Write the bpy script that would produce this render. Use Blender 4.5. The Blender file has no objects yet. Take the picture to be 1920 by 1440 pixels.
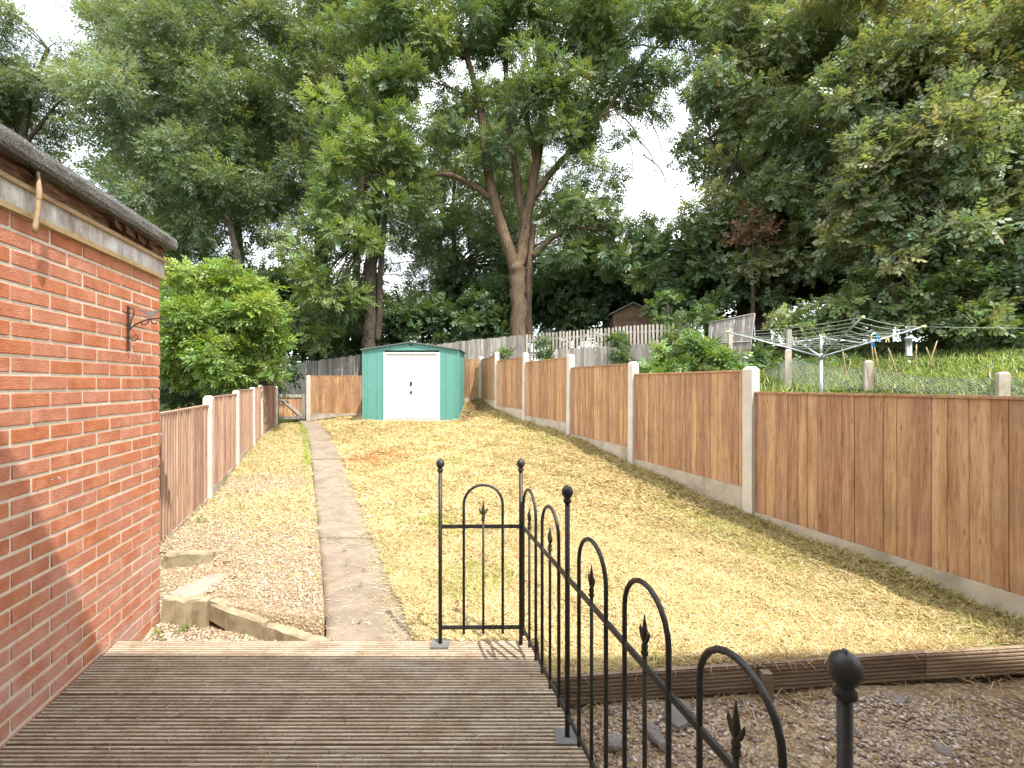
import bpy, math, random
import numpy as np
from mathutils import Vector, Matrix

# ------------------------------------------------------------------ camera, sky, sun, exposure
SC = bpy.context.scene
COL = SC.collection
F, CX, CY, EYE = 850.0, 960.0, 720.0, 1.47        # focal length and centre in 1920x1440 pixels, eye height
cam_data = bpy.data.cameras.new('camera')
cam_data.sensor_width = 36.0
cam_data.lens = 36.0 * F / 1920.0
cam_data.clip_start = 0.05
cam_data.clip_end = 2000.0
cam = bpy.data.objects.new('camera', cam_data)
cam.location = (0, 0, EYE)
cam.rotation_euler = (math.radians(90), 0, 0)
COL.objects.link(cam)
SC.camera = cam

SUN = Vector((0.45, -0.57, 1.13)).normalized()
world = bpy.data.worlds.new('World')
SC.world = world
world.use_nodes = True
wt = world.node_tree
for n_ in list(wt.nodes):
    wt.nodes.remove(n_)
w_out = wt.nodes.new('ShaderNodeOutputWorld')
w_bg = wt.nodes.new('ShaderNodeBackground')
w_bg.inputs['Strength'].default_value = 0.15
sky = wt.nodes.new('ShaderNodeTexSky')
sky.sky_type = 'NISHITA'
sky.sun_disc = False
sky.sun_elevation = math.asin(SUN.z)
sky.sun_rotation = math.atan2(SUN.x, SUN.y)
sky.altitude = 60
sky.air_density = 1.0
sky.dust_density = 1.6
sky.ozone_density = 1.0
w_co = wt.nodes.new('ShaderNodeTexCoord')
w_map = wt.nodes.new('ShaderNodeMapping')
w_map.inputs['Scale'].default_value = (1.0, 1.0, 2.2)
w_no = wt.nodes.new('ShaderNodeTexNoise')
w_no.inputs['Scale'].default_value = 2.3
w_no.inputs['Detail'].default_value = 7
w_no.inputs['Roughness'].default_value = 0.58
w_rp = wt.nodes.new('ShaderNodeValToRGB')
w_rp.color_ramp.elements[0].position = 0.32
w_rp.color_ramp.elements[1].position = 0.56
w_mx = wt.nodes.new('ShaderNodeMix')
w_mx.data_type = 'RGBA'
w_mx.inputs[7].default_value = (8.0, 8.2, 8.5, 1)
wt.links.new(w_co.outputs['Generated'], w_map.inputs['Vector'])
wt.links.new(w_map.outputs[0], w_no.inputs['Vector'])
wt.links.new(w_no.outputs['Fac'], w_rp.inputs[0])
wt.links.new(w_rp.outputs[0], w_mx.inputs[0])
wt.links.new(sky.outputs[0], w_mx.inputs[6])
wt.links.new(w_mx.outputs[2], w_bg.inputs['Color'])
wt.links.new(w_bg.outputs[0], w_out.inputs['Surface'])

sun_data = bpy.data.lights.new('sun', 'SUN')
sun_data.energy = 2.75
sun_data.angle = math.radians(0.53)
sun_data.color = (1.0, 0.955, 0.88)
sun_ob = bpy.data.objects.new('sun', sun_data)
sun_ob.rotation_euler = SUN.to_track_quat('Z', 'Y').to_euler()
sun_ob.location = SUN * 60
COL.objects.link(sun_ob)

SC.view_settings.view_transform = 'Standard'
SC.view_settings.look = 'None'
SC.view_settings.exposure = 1.48
SC.view_settings.gamma = 1.0
SC.view_settings.use_curve_mapping = False
SC.cycles.max_bounces = 4
SC.cycles.diffuse_bounces = 2
SC.cycles.glossy_bounces = 2
SC.cycles.transmission_bounces = 4
SC.cycles.transparent_max_bounces = 4
SC.cycles.use_denoising = True
SC.cycles.use_adaptive_sampling = True
SC.cycles.adaptive_threshold = 0.02
SC.cycles.denoising_prefilter = 'NONE'
SC.cycles.sample_clamp_indirect = 6.0

rnd = random.Random(7)
rng = np.random.default_rng(11)


def P(px, py, Y):
    """pixel of the 1920x1440 photograph at depth Y -> point"""
    return Vector(((px - CX) / F * Y, Y, EYE - (py - CY) / F * Y))


# ------------------------------------------------------------------ materials
class G:
    def __init__(s, name):
        s.m = bpy.data.materials.new(name)
        s.m.use_nodes = True
        s.t = s.m.node_tree
        s.t.nodes.clear()
        s.out = s.t.nodes.new('ShaderNodeOutputMaterial')

    def n(s, typ, ins=None, **props):
        nd = s.t.nodes.new(typ)
        for k, v in props.items():
            setattr(nd, k, v)
        for k, v in (ins or {}).items():
            if isinstance(v, bpy.types.NodeSocket):
                s.t.links.new(v, nd.inputs[k])
            else:
                if isinstance(v, tuple) and len(v) == 3 and nd.inputs[k].type == 'RGBA':
                    v = v + (1,)
                nd.inputs[k].default_value = v
        return nd

    def coord(s, scale=(1, 1, 1), kind='Object', rand=True):
        c = s.n('ShaderNodeTexCoord').outputs[kind]
        loc = (0, 0, 0)
        mp = s.n('ShaderNodeMapping', {'Vector': c, 'Scale': scale})
        if rand:
            oi = s.n('ShaderNodeObjectInfo').outputs['Random']
            mu = s.n('ShaderNodeMath', {0: oi, 1: 37.0}, operation='MULTIPLY').outputs[0]
            s.t.links.new(mu, mp.inputs['Location'])
        return mp.outputs[0]

    def world(s, scale=(1, 1, 1)):
        c = s.n('ShaderNodeNewGeometry').outputs['Position']
        return s.n('ShaderNodeMapping', {'Vector': c, 'Scale': scale}).outputs[0]

    def noise(s, vec, scale, detail=4, rough=0.55, dist=0.0):
        return s.n('ShaderNodeTexNoise', {'Vector': vec, 'Scale': scale, 'Detail': detail, 'Roughness': rough,
                                          'Distortion': dist}).outputs['Fac']

    def ramp(s, fac, stops):
        nd = s.n('ShaderNodeValToRGB', {0: fac})
        cr = nd.color_ramp
        while len(cr.elements) < len(stops):
            cr.elements.new(0.5)
        for e, (p, c) in zip(cr.elements, stops):
            e.position = p
            e.color = (c, c, c, 1) if not isinstance(c, tuple) else c + (1,)
        return nd.outputs[0]

    def mix(s, fac, a, b, mode='MIX'):
        nd = s.n('ShaderNodeMix', data_type='RGBA', blend_type=mode)
        for k, v in ((0, fac), (6, a), (7, b)):
            if isinstance(v, bpy.types.NodeSocket):
                s.t.links.new(v, nd.inputs[k])
            else:
                nd.inputs[k].default_value = v if k == 0 else v + (1,)
        return nd.outputs[2]

    def rand(s):
        return s.n('ShaderNodeObjectInfo').outputs['Random']

    def hsv(s, col, h=0.5, sat=1.0, v=1.0):
        return s.n('ShaderNodeHueSaturation', {'Hue': h, 'Saturation': sat, 'Value': v, 'Color': col}).outputs[0]

    def mr(s, v, a, b, lo=0.0, hi=1.0):
        return s.n('ShaderNodeMapRange', {0: v, 1: lo, 2: hi, 3: a, 4: b}).outputs[0]

    def bump(s, h, strength=0.3, dist=0.01):
        return s.n('ShaderNodeBump', {'Height': h, 'Strength': strength, 'Distance': dist}).outputs[0]

    def done(s, col, rough=0.7, bump=None, spec=0.35, metal=0.0):
        ins = {'Base Color': col, 'Roughness': rough, 'Specular IOR Level': spec, 'Metallic': metal}
        if bump is not None:
            ins['Normal'] = bump
        b = s.n('ShaderNodeBsdfPrincipled', ins)
        s.t.links.new(b.outputs[0], s.out.inputs['Surface'])
        return s.m


M = {}


def m_brick():
    g = G('brick_clay')
    v = g.coord((1, 1, 1))
    n1 = g.noise(v, 9, 5, 0.6)
    n2 = g.noise(v, 90, 4, 0.7)
    c = g.ramp(n1, [(0.3, (0.41, 0.14, 0.072)), (0.52, (0.52, 0.20, 0.108)), (0.72, (0.60, 0.27, 0.165))])
    c = g.hsv(c, g.mr(g.rand(), 0.4985, 0.5015), g.mr(g.rand(), 0.92, 1.05), g.mr(g.noise(g.coord((0, 0, 0)), 5), 0.75, 1.25))
    # pale lime bloom low on the wall
    w = g.world()
    z = g.n('ShaderNodeSeparateXYZ', {0: w}).outputs[2]
    bl = g.n('ShaderNodeMath', {0: g.mr(z, 0.7, 0.0, 0.0, 0.7), 1: g.ramp(g.noise(w, 4, 5, 0.7), [(0.42, 0.0), (0.7, 1.0)])}, operation='MULTIPLY').outputs[0]
    c = g.mix(bl, c, (0.62, 0.47, 0.42))
    c = g.mix(g.ramp(n2, [(0.60, 0.0), (0.74, 0.55)]), c, (0.20, 0.065, 0.045))
    c = g.mix(g.ramp(g.noise(w, 30, 5, 0.75), [(0.60, 0.0), (0.76, 0.55)]), c, (0.60, 0.44, 0.33))
    # rustic drag marks
    st = g.noise(g.coord((10, 10, 45)), 6, 3, 0.6)
    h = g.n('ShaderNodeMath', {0: n2, 1: st}, operation='ADD').outputs[0]
    return g.done(c, 0.9, g.bump(h, 0.7, 0.006), 0.2)


def m_mortar():
    g = G('mortar')
    w = g.world()
    n = g.noise(w, 25, 5, 0.7)
    c = g.ramp(n, [(0.3, (0.55, 0.47, 0.36)), (0.7, (0.76, 0.68, 0.55))])
    return g.done(c, 0.95, g.bump(g.noise(w, 160, 3), 0.6, 0.004), 0.15)


def m_wood(name, cols, scale=(9, 9, 0.8), dark=0.5, rough=0.75, vr=(0.75, 1.2), knots=True, stain=None):
    """grain runs along local Z (pass another scale for boards lying down)"""
    g = G(name)
    v = g.coord(scale)
    n1 = g.noise(v, 3.0, 5, 0.6, 0.6)
    n2 = g.noise(v, 14, 4, 0.6, 0.2)
    c = g.ramp(n1, [(0.28, cols[0]), (0.5, cols[1]), (0.74, cols[2])])
    c = g.mix(g.ramp(n2, [(0.52, 0.0), (0.72, dark)]), c, tuple(q * 0.4 for q in cols[0]))
    if knots:
        kv = g.coord(tuple(1.0 if q == min(scale) else 3.2 for q in scale))
        vo = g.n('ShaderNodeTexVoronoi', {'Vector': kv, 'Scale': 4.2}).outputs['Distance']
        kf = g.ramp(vo, [(0.02, 1.0), (0.055, 0.15), (0.075, 0.7), (0.12, 0.0)])
        c = g.mix(g.n('ShaderNodeMath', {0: kf, 1: 0.75}, operation='MULTIPLY').outputs[0], c, tuple(q * 0.28 for q in cols[0]))
    c = g.hsv(c, g.mr(g.rand(), 0.492, 0.508), g.mr(g.noise(g.coord((0, 0, 0)), 3), 0.85, 1.15), g.mr(g.rand(), vr[0], vr[1]))
    if stain:
        w = g.world()
        c = g.mix(g.ramp(g.noise(w, 3.0, 6, 0.7), [(0.48, 0.0), (0.72, stain[1])]), c, stain[0])
    return g.done(c, rough, g.bump(n2, 0.35, 0.004), 0.25)


def m_concrete(name, a, b, stain=(0.25, 0.2, 0.13), sf=0.5, scale=1.0):
    g = G(name)
    w = g.world()
    n = g.noise(w, 6 * scale, 6, 0.65)
    f = g.noise(w, 120 * scale, 4, 0.7)
    c = g.ramp(n, [(0.3, a), (0.7, b)])
    c = g.mix(g.ramp(g.noise(w, 2.2 * scale, 6, 0.7), [(0.5, 0.0), (0.75, sf)]), c, stain)
    c = g.mix(g.ramp(f, [(0.6, 0.0), (0.75, 0.5)]), c, tuple(q * 0.45 for q in a))
    return g.done(c, 0.9, g.bump(f, 0.5, 0.004), 0.2)


def m_plain(name, col, rough=0.5, metal=0.0, var=0.25, spec=0.4, bs=0.15):
    g = G(name)
    v = g.coord()
    n = g.noise(v, 18, 5, 0.65)
    c = g.mix(g.ramp(n, [(0.35, 0.0), (0.75, 1.0)]), col, tuple(q * (1 - var) for q in col))
    return g.done(c, g.mr(n, rough * 0.85, min(1, rough * 1.2)), g.bump(g.noise(v, 150, 3), bs, 0.002), spec, metal)


def m_tint(name, rough=0.6, transl=0.0, spec=0.3, mult=1.0, attr='tint', bumped=False):
    """colour of each leaf, blade or pebble comes from its own attribute"""
    g = G(name)
    a = g.n('ShaderNodeAttribute', attribute_name=attr).outputs['Color']
    if bumped:
        a = g.mix(g.ramp(g.noise(g.world(), 120, 3), [(0.4, 0.0), (0.7, 0.35)]), a, (0.12, 0.09, 0.07))
    b = g.n('ShaderNodeBsdfPrincipled', {'Base Color': a, 'Roughness': rough, 'Specular IOR Level': spec})
    if transl > 0:
        tc = g.mix(1.0, a, (1.25, 1.2, 0.45), 'MULTIPLY')
        t = g.n('ShaderNodeBsdfTranslucent', {'Color': tc})
        mx = g.n('ShaderNodeMixShader', {0: transl})
        g.t.links.new(b.outputs[0], mx.inputs[1])
        g.t.links.new(t.outputs[0], mx.inputs[2])
        g.t.links.new(mx.outputs[0], g.out.inputs['Surface'])
    else:
        g.t.links.new(b.outputs[0], g.out.inputs['Surface'])
    return g.m


def m_lawn():
    g = G('dry_lawn')
    w = g.world()
    n = g.noise(w, 1.3, 6, 0.65)
    f = g.noise(w, 45, 5, 0.75)
    c = g.ramp(n, [(0.3, (0.44, 0.30, 0.12)), (0.5, (0.54, 0.40, 0.18)), (0.72, (0.60, 0.48, 0.25))])
    c = g.mix(g.ramp(f, [(0.40, 0.9), (0.62, 0.1)]), c, (0.15, 0.095, 0.04))
    c = g.mix(g.ramp(g.noise(w, 0.9, 5, 0.7), [(0.62, 0.0), (0.78, 0.3)]), c, (0.36, 0.32, 0.10))
    return g.done(c, 0.95, g.bump(f, 1.0, 0.03), 0.1)


def m_gravel(name, cols, base):
    g = G(name)
    w = g.world()
    vo = g.n('ShaderNodeTexVoronoi', {'Vector': w, 'Scale': 60.0, 'Randomness': 1.0})
    c = g.ramp(g.n('ShaderNodeSeparateColor', {0: vo.outputs['Color']}).outputs[0], [(0.0, cols[0]), (0.5, cols[1]), (1.0, cols[2])])
    c = g.mix(g.ramp(vo.outputs['Distance'], [(0.35, 0.0), (0.75, 0.9)]), c, base)
    c = g.mix(g.ramp(g.noise(w, 1.7, 6, 0.7), [(0.5, 0.0), (0.72, 0.55)]), c, base)
    inv = g.n('ShaderNodeMath', {0: 1.0, 1: vo.outputs['Distance']}, operation='SUBTRACT').outputs[0]
    return g.done(c, 0.9, g.bump(inv, 0.9, 0.012), 0.2)


def m_ground(name, a, b, c3):
    g = G(name)
    w = g.world()
    c = g.ramp(g.noise(w, 0.8, 6, 0.7), [(0.3, a), (0.5, b), (0.7, c3)])
    f = g.noise(w, 20, 5, 0.75)
    c = g.mix(g.ramp(f, [(0.4, 0.6), (0.65, 0.0)]), c, tuple(q * 0.35 for q in a))
    return g.done(c, 0.95, g.bump(f, 1.0, 0.05), 0.1)


def m_bark(name, a, b, c3):
    g = G(name)
    v = g.world((5, 5, 1.3))
    n = g.noise(v, 2.2, 6, 0.7, 0.5)
    f = g.noise(v, 9, 5, 0.7)
    c = g.ramp(n, [(0.3, a), (0.52, b), (0.75, c3)])
    c = g.mix(g.ramp(f, [(0.5, 0.0), (0.7, 0.7)]), c, tuple(q * 0.3 for q in a))
    return g.done(c, 0.95, g.bump(f, 1.0, 0.05), 0.15)


def m_deck():
    g = G('weathered_deck')
    v = g.coord((0.9, 12, 12))
    n1 = g.noise(v, 4, 6, 0.7, 0.4)
    w = g.world()
    c = g.ramp(n1, [(0.3, (0.27, 0.20, 0.135)), (0.5, (0.45, 0.36, 0.26)), (0.70, (0.62, 0.53, 0.41))])
    c = g.mix(g.ramp(g.noise(w, 5, 7, 0.75), [(0.48, 0.0), (0.66, 0.7)]), c, (0.24, 0.17, 0.105))
    c = g.mix(g.ramp(g.noise(w, 2.4, 6, 0.7), [(0.52, 0.0), (0.68, 0.6)]), c, (0.55, 0.50, 0.42))
    c = g.mix(g.ramp(g.noise(w, 46, 4, 0.75), [(0.54, 0.0), (0.68, 0.7)]), c, (0.13, 0.09, 0.055))
    # soil and algae packed into the grooves
    z = g.n('ShaderNodeSeparateXYZ', {0: g.n('ShaderNodeTexCoord').outputs['Object']}).outputs[2]
    c = g.mix(g.mr(z, 0.8, 0.0, -0.0042, -0.0018), c, (0.12, 0.088, 0.055))
    c = g.hsv(c, 0.5, 1.0, g.mr(g.rand(), 0.93, 1.07))
    return g.done(c, 0.88, g.bump(g.noise(v, 16, 4), 0.5, 0.004), 0.2)


def m_wire():
    return m_plain('wire_grey', (0.30, 0.32, 0.30), 0.45, 0.6)


M['brick'] = m_brick()
M['mortar'] = m_mortar()
M['deck'] = m_deck()
M['fence'] = m_wood('fence_larch', [(0.29, 0.145, 0.068), (0.45, 0.255, 0.135), (0.56, 0.365, 0.21)], (7, 7, 0.6), 0.55, vr=(0.82, 1.16), stain=((0.20, 0.14, 0.08), 0.45))
M['fence_pale'] = m_wood('fence_pinkish', [(0.27, 0.155, 0.10), (0.37, 0.235, 0.165), (0.47, 0.33, 0.25)], (9, 9, 0.7), 0.4, vr=(0.8, 1.2))
M['grey_wood'] = m_wood('fence_grey', [(0.15, 0.13, 0.11), (0.25, 0.225, 0.195), (0.38, 0.35, 0.31)], (9, 9, 0.7), 0.5, vr=(0.7, 1.3))
M['pale_wood'] = m_wood('fence_bleached', [(0.26, 0.22, 0.175), (0.38, 0.34, 0.285), (0.50, 0.46, 0.40)], (9, 9, 0.7), 0.4, vr=(0.75, 1.2))
M['edging_wood'] = m_wood('edging_board', [(0.17, 0.115, 0.075), (0.27, 0.195, 0.135), (0.37, 0.29, 0.21)], (0.8, 9, 9), 0.4)
M['shed_brown'] = m_wood('old_shed_wood', [(0.08, 0.045, 0.025), (0.13, 0.075, 0.045), (0.19, 0.12, 0.08)], (9, 0.8, 9), 0.4)
M['rot_wood'] = m_wood('rotten_fascia', [(0.05, 0.022, 0.013), (0.12, 0.055, 0.032), (0.30, 0.18, 0.11)], (14, 1.0, 14), 0.9, vr=(0.8, 1.2), knots=False)
M['lip_wood'] = m_wood('bare_trim', [(0.36, 0.24, 0.12), (0.48, 0.35, 0.19), (0.60, 0.48, 0.30)], (9, 0.7, 9), 0.4)
M['peel_paint'] = m_wood('peeling_fascia_paint', [(0.34, 0.31, 0.30), (0.60, 0.57, 0.54), (0.80, 0.77, 0.72)], (4.5, 4.5, 0.8), 0.45, vr=(0.95, 1.05), knots=False, stain=((0.24, 0.15, 0.10), 0.95))
def m_felt():
    g = G('mineral_felt')
    w = g.world()
    f = g.noise(w, 130, 4, 0.8)
    c = g.ramp(f, [(0.36, (0.05, 0.048, 0.045)), (0.5, (0.17, 0.165, 0.155)), (0.64, (0.42, 0.41, 0.39))])
    c = g.mix(g.ramp(g.noise(w, 9, 6, 0.7), [(0.45, 0.0), (0.7, 0.6)]), c, (0.09, 0.085, 0.07))
    return g.done(c, 0.95, g.bump(f, 1.0, 0.008), 0.15)


M['felt'] = m_felt()
M['post'] = m_concrete('concrete_post', (0.52, 0.47, 0.40), (0.66, 0.61, 0.53), (0.38, 0.31, 0.22), 0.35)
M['gboard'] = m_concrete('gravel_board', (0.40, 0.33, 0.25), (0.55, 0.48, 0.38), (0.16, 0.13, 0.075), 0.8)
M['path'] = m_concrete('path_concrete', (0.20, 0.158, 0.118), (0.315, 0.255, 0.195), (0.14, 0.108, 0.08), 0.75, 0.9)
M['kerb'] = m_concrete('kerb_stone', (0.27, 0.22, 0.14), (0.44, 0.37, 0.25), (0.14, 0.12, 0.065), 0.9, 2.2)
M['slab'] = m_concrete('flag_stone', (0.33, 0.25, 0.20), (0.44, 0.35, 0.29), (0.22, 0.17, 0.13), 0.5)
def m_iron():
    g = G('black_painted_iron')
    w = g.world()
    c = g.mix(g.ramp(g.noise(w, 14, 5, 0.7), [(0.4, 0.0), (0.7, 1.0)]), (0.016, 0.017, 0.019), (0.04, 0.038, 0.034))
    c = g.mix(g.ramp(g.noise(w, 60, 5, 0.75), [(0.62, 0.0), (0.70, 0.9)]), c, (0.16, 0.085, 0.045))
    c = g.mix(g.ramp(g.noise(w, 95, 4, 0.7), [(0.66, 0.0), (0.72, 0.7)]), c, (0.35, 0.33, 0.28))
    return g.done(c, 0.45, g.bump(g.noise(w, 130, 4, 0.7), 0.5, 0.003), 0.5)


M['iron'] = m_iron()
M['iron_old'] = m_plain('greenish_worn_iron', (0.05, 0.045, 0.028), 0.6, 0.0, 0.5, 0.4)
M['iron_grey'] = m_plain('grey_plate', (0.22, 0.21, 0.2), 0.7, 0.2, 0.4)
M['green_metal'] = m_plain('green_shed_steel', (0.10, 0.28, 0.235), 0.5, 0.0, 0.22, 0.4, 0.05)
M['white_metal'] = m_plain('cream_shed_steel', (0.62, 0.60, 0.54), 0.5, 0.0, 0.16, 0.4, 0.05)
def m_shed_white():
    g = G('cream_shed_steel')
    w = g.world()
    c = g.mix(g.ramp(g.noise(g.world((6, 6, 0.7)), 2.2, 6, 0.7), [(0.5, 0.0), (0.8, 0.5)]), (0.64, 0.62, 0.55), (0.36, 0.33, 0.26))
    c = g.mix(g.ramp(g.noise(w, 26, 5, 0.75), [(0.64, 0.0), (0.74, 0.6)]), c, (0.28, 0.17, 0.09))
    return g.done(c, 0.5, g.bump(g.noise(w, 6, 2), 0.25, 0.01), 0.4)


M['white_metal'] = m_shed_white()
M['shed_roof'] = m_plain('shed_roof_steel', (0.16, 0.19, 0.17), 0.6, 0.1, 0.4)
M['dark_metal'] = m_plain('dark_hasp', (0.03, 0.03, 0.03), 0.5, 0.5)
M['galv'] = m_plain('galvanised_tube', (0.50, 0.53, 0.56), 0.35, 0.75, 0.2)
M['line'] = m_plain('pale_green_line', (0.38, 0.43, 0.34), 0.6)
M['wire'] = m_wire()
M['bluepeg'] = m_plain('blue_plastic', (0.03, 0.28, 0.62), 0.4)
M['yellowpeg'] = m_plain('cream_plastic', (0.62, 0.60, 0.30), 0.4)
M['rock'] = m_concrete('field_stone', (0.16, 0.14, 0.125), (0.27, 0.245, 0.22), (0.10, 0.09, 0.06), 0.5, 1.5)
M['lawn'] = m_lawn()
M['gravel'] = m_gravel('pink_gravel', [(0.26, 0.17, 0.11), (0.40, 0.30, 0.20), (0.54, 0.45, 0.33)], (0.24, 0.17, 0.09))
M['soil'] = m_ground('garden_soil', (0.10, 0.07, 0.04), (0.16, 0.11, 0.06), (0.10, 0.11, 0.035))
M['wood_floor'] = m_ground('wood_floor', (0.035, 0.05, 0.015), (0.07, 0.085, 0.025), (0.06, 0.05, 0.025))
M['bark_ash'] = m_bark('ash_bark', (0.10, 0.066, 0.042), (0.175, 0.12, 0.076), (0.26, 0.195, 0.13))
M['bark_dark'] = m_bark('dark_bark', (0.04, 0.034, 0.025), (0.085, 0.07, 0.05), (0.14, 0.12, 0.09))
M['bark_grey'] = m_bark('grey_bark', (0.14, 0.12, 0.09), (0.24, 0.21, 0.16), (0.34, 0.30, 0.24))
M['leaf'] = m_tint('leaf', 0.42, 0.40, 0.45)
M['straw'] = m_tint('straw', 0.8, 0.12, 0.15)
M['pebble'] = m_tint('pebble', 0.75, 0.0, 0.25, bumped=True)
M['house_wall'] = M['mortar']


# ------------------------------------------------------------------ mesh helpers
class MB:
    def __init__(s):
        s.v, s.f, s.smooth = [], [], []

    def add(s, verts, faces, smooth=False):
        o = len(s.v)
        s.v += [tuple(v) for v in verts]
        s.f += [tuple(i + o for i in f) for f in faces]
        s.smooth += [smooth] * len(faces)
        return s

    def box(s, c, size, ax=None):
        """ax: 3 axis vectors"""
        ax = ax or (Vector((1, 0, 0)), Vector((0, 1, 0)), Vector((0, 0, 1)))
        c = Vector(c)
        vs = []
        for k in (-1, 1):
            for j in (-1, 1):
                for i in (-1, 1):
                    vs.append(c + ax[0] * (i * size[0] / 2) + ax[1] * (j * size[1] / 2) + ax[2] * (k * size[2] / 2))
        return s.add(vs, [(0, 2, 3, 1), (4, 5, 7, 6), (0, 1, 5, 4), (2, 6, 7, 3), (0, 4, 6, 2), (1, 3, 7, 5)])

    def hexa(s, b, t):
        """bottom ring b and top ring t (4 points each)"""
        return s.add(list(b) + list(t), [(3, 2, 1, 0), (4, 5, 6, 7), (0, 1, 5, 4), (1, 2, 6, 5), (2, 3, 7, 6), (3, 0, 4, 7)])

    def tube(s, pts, radii, n=8, cap=True):
        pts = [Vector(p) for p in pts]
        if not hasattr(radii, '__len__'):
            radii = [radii] * len(pts)
        rings = []
        ref = None
        for i, p in enumerate(pts):
            t = (pts[min(i + 1, len(pts) - 1)] - pts[max(i - 1, 0)])
            t.normalize()
            if ref is None:
                ref = t.orthogonal().normalized()
            ref = (ref - t * ref.dot(t))
            if ref.length < 1e-5:
                ref = t.orthogonal()
            ref.normalize()
            b = t.cross(ref)
            rings.append([p + (ref * math.cos(2 * math.pi * k / n) + b * math.sin(2 * math.pi * k / n)) * radii[i] for k in range(n)])
        o = len(s.v)
        for r in rings:
            s.v += [tuple(q) for q in r]
        for i in range(len(pts) - 1):
            for k in range(n):
                a, b2 = o + i * n + k, o + i * n + (k + 1) % n
                s.f.append((a, b2, b2 + n, a + n))
                s.smooth.append(True)
        if cap:
            s.f.append(tuple(o + k for k in range(n))[::-1])
            s.f.append(tuple(o + (len(pts) - 1) * n + k for k in range(n)))
            s.smooth += [False, False]
        return s

    def lathe(s, base, prof, n=12):
        """prof: list of (radius, z)"""
        base = Vector(base)
        o = len(s.v)
        for r, z in prof:
            for k in range(n):
                a = 2 * math.pi * k / n
                s.v.append((base.x + r * math.cos(a), base.y + r * math.sin(a), base.z + z))
        for i in range(len(prof) - 1):
            for k in range(n):
                a, b = o + i * n + k, o + i * n + (k + 1) % n
                s.f.append((a, b, b + n, a + n))
                s.smooth.append(True)
        s.f.append(tuple(o + k for k in range(n))[::-1])
        s.f.append(tuple(o + (len(prof) - 1) * n + k for k in range(n)))
        s.smooth += [False, False]
        return s

    def prism(s, poly, vec):
        """closed polygon extruded along vec"""
        n = len(poly)
        poly = [Vector(p) for p in poly]
        vec = Vector(vec)
        fs = [tuple(range(n))[::-1], tuple(range(n, 2 * n))]
        for i in range(n):
            j = (i + 1) % n
            fs.append((i, j, j + n, i + n))
        return s.add(poly + [p + vec for p in poly], fs)

    def mesh(s, name, mat):
        me = bpy.data.meshes.new(name)
        me.from_pydata(s.v, [], s.f)
        me.polygons.foreach_set('use_smooth', s.smooth)
        me.materials.append(M[mat] if isinstance(mat, str) else mat)
        me.update()
        return me

    def build(s, name, mat, parent=None):
        return link(name, s.mesh(name, mat), parent)


def link(name, data, parent=None, loc=None):
    o = bpy.data.objects.new(name, data)
    COL.objects.link(o)
    if parent is not None:
        o.parent = parent
    if loc is not None:
        o.location = loc
    return o


def tag(o, label=None, cat=None, group=None, kind=None):
    for k, v in (('label', label), ('category', cat), ('group', group), ('kind', kind)):
        if v:
            o[k] = v
    return o


def thing(name, label, cat, loc=(0, 0, 0), group=None):
    o = bpy.data.objects.new(name, None)
    o.empty_display_size = 0.1
    o.location = loc
    COL.objects.link(o)
    return tag(o, label, cat, group)


def shift(mb, d):
    """move builder's points by -d so that they sit in a parent's space"""
    d = Vector(d)
    mb.v = [tuple(Vector(v) - d) for v in mb.v]
    return mb


def fast_mesh(name, verts, faces, mat, tint=None, smooth=False):
    """verts (N,3), faces (M,k) numpy, tint (N,3)"""
    me = bpy.data.meshes.new(name)
    nf, k = faces.shape
    me.vertices.add(len(verts))
    me.vertices.foreach_set('co', np.ascontiguousarray(verts, dtype=np.float32).ravel())
    me.loops.add(nf * k)
    me.loops.foreach_set('vertex_index', np.ascontiguousarray(faces, dtype=np.int32).ravel())
    me.polygons.add(nf)
    me.polygons.foreach_set('loop_start', np.arange(0, nf * k, k, dtype=np.int32))
    if smooth:
        me.polygons.foreach_set('use_smooth', np.ones(nf, dtype=bool))
    me.materials.append(M[mat])
    me.update(calc_edges=True)
    if tint is not None:
        at = me.color_attributes.new('tint', 'FLOAT_COLOR', 'POINT')
        c4 = np.ones((len(verts), 4), dtype=np.float32)
        c4[:, :3] = tint
        at.data.foreach_set('color', c4.ravel())
    return me


# ------------------------------------------------------------------ the lie of the land
def lerp_tab(tab, y):
    return np.interp(y, [t[0] for t in tab], [t[1] for t in tab])


PATH_Z = [(2.5, -0.115), (2.83, -0.11), (3.4, -0.10), (4.47, -0.03), (6.3, 0.06), (10.3, 0.15), (12.0, 0.30), (13.0, 0.42)]
PATH_L = [(2.5, 614), (2.83, 612), (3.4, 607), (4.47, 598), (6.3, 589), (10.3, 580), (12.0, 573), (13.0, 560)]
PATH_R = [(2.5, 812), (2.83, 793), (3.4, 752), (4.47, 707), (6.3, 665), (10.3, 629), (12.0, 612), (13.0, 590)]
pth_l = lambda Y: (lerp_tab(PATH_L, Y) - CX) / F * Y
pth_r = lambda Y: (lerp_tab(PATH_R, Y) - CX) / F * Y
pth_z = lambda Y: lerp_tab(PATH_Z, Y)

RP = [(2.55, 1945, 1168), (4.37, 1408, 965), (6.14, 1187, 868), (7.82, 1069, 813), (9.73, 985, 787), (11.5, 932, 765), (13.3, 902, 746)]   # right fence feet
LP = [(3.5, 258, 1055), (5.6, 390, 937), (7.6, 443, 873), (9.4, 474, 836), (10.9, 489, 818), (12.6, 517, 801)]    # left fence feet
RIGHT_LINE = [(2.0, (1945 - CX) / F * 2.55 + 0.2)] + [(Y, (px - CX) / F * Y) for Y, px, py in RP] + [(14, -0.95)]
LEFT_LINE = [(2.4, -2.6)] + [(Y, (px - CX) / F * Y) for Y, px, py in LP] + [(13.4, -6.75)]

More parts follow.
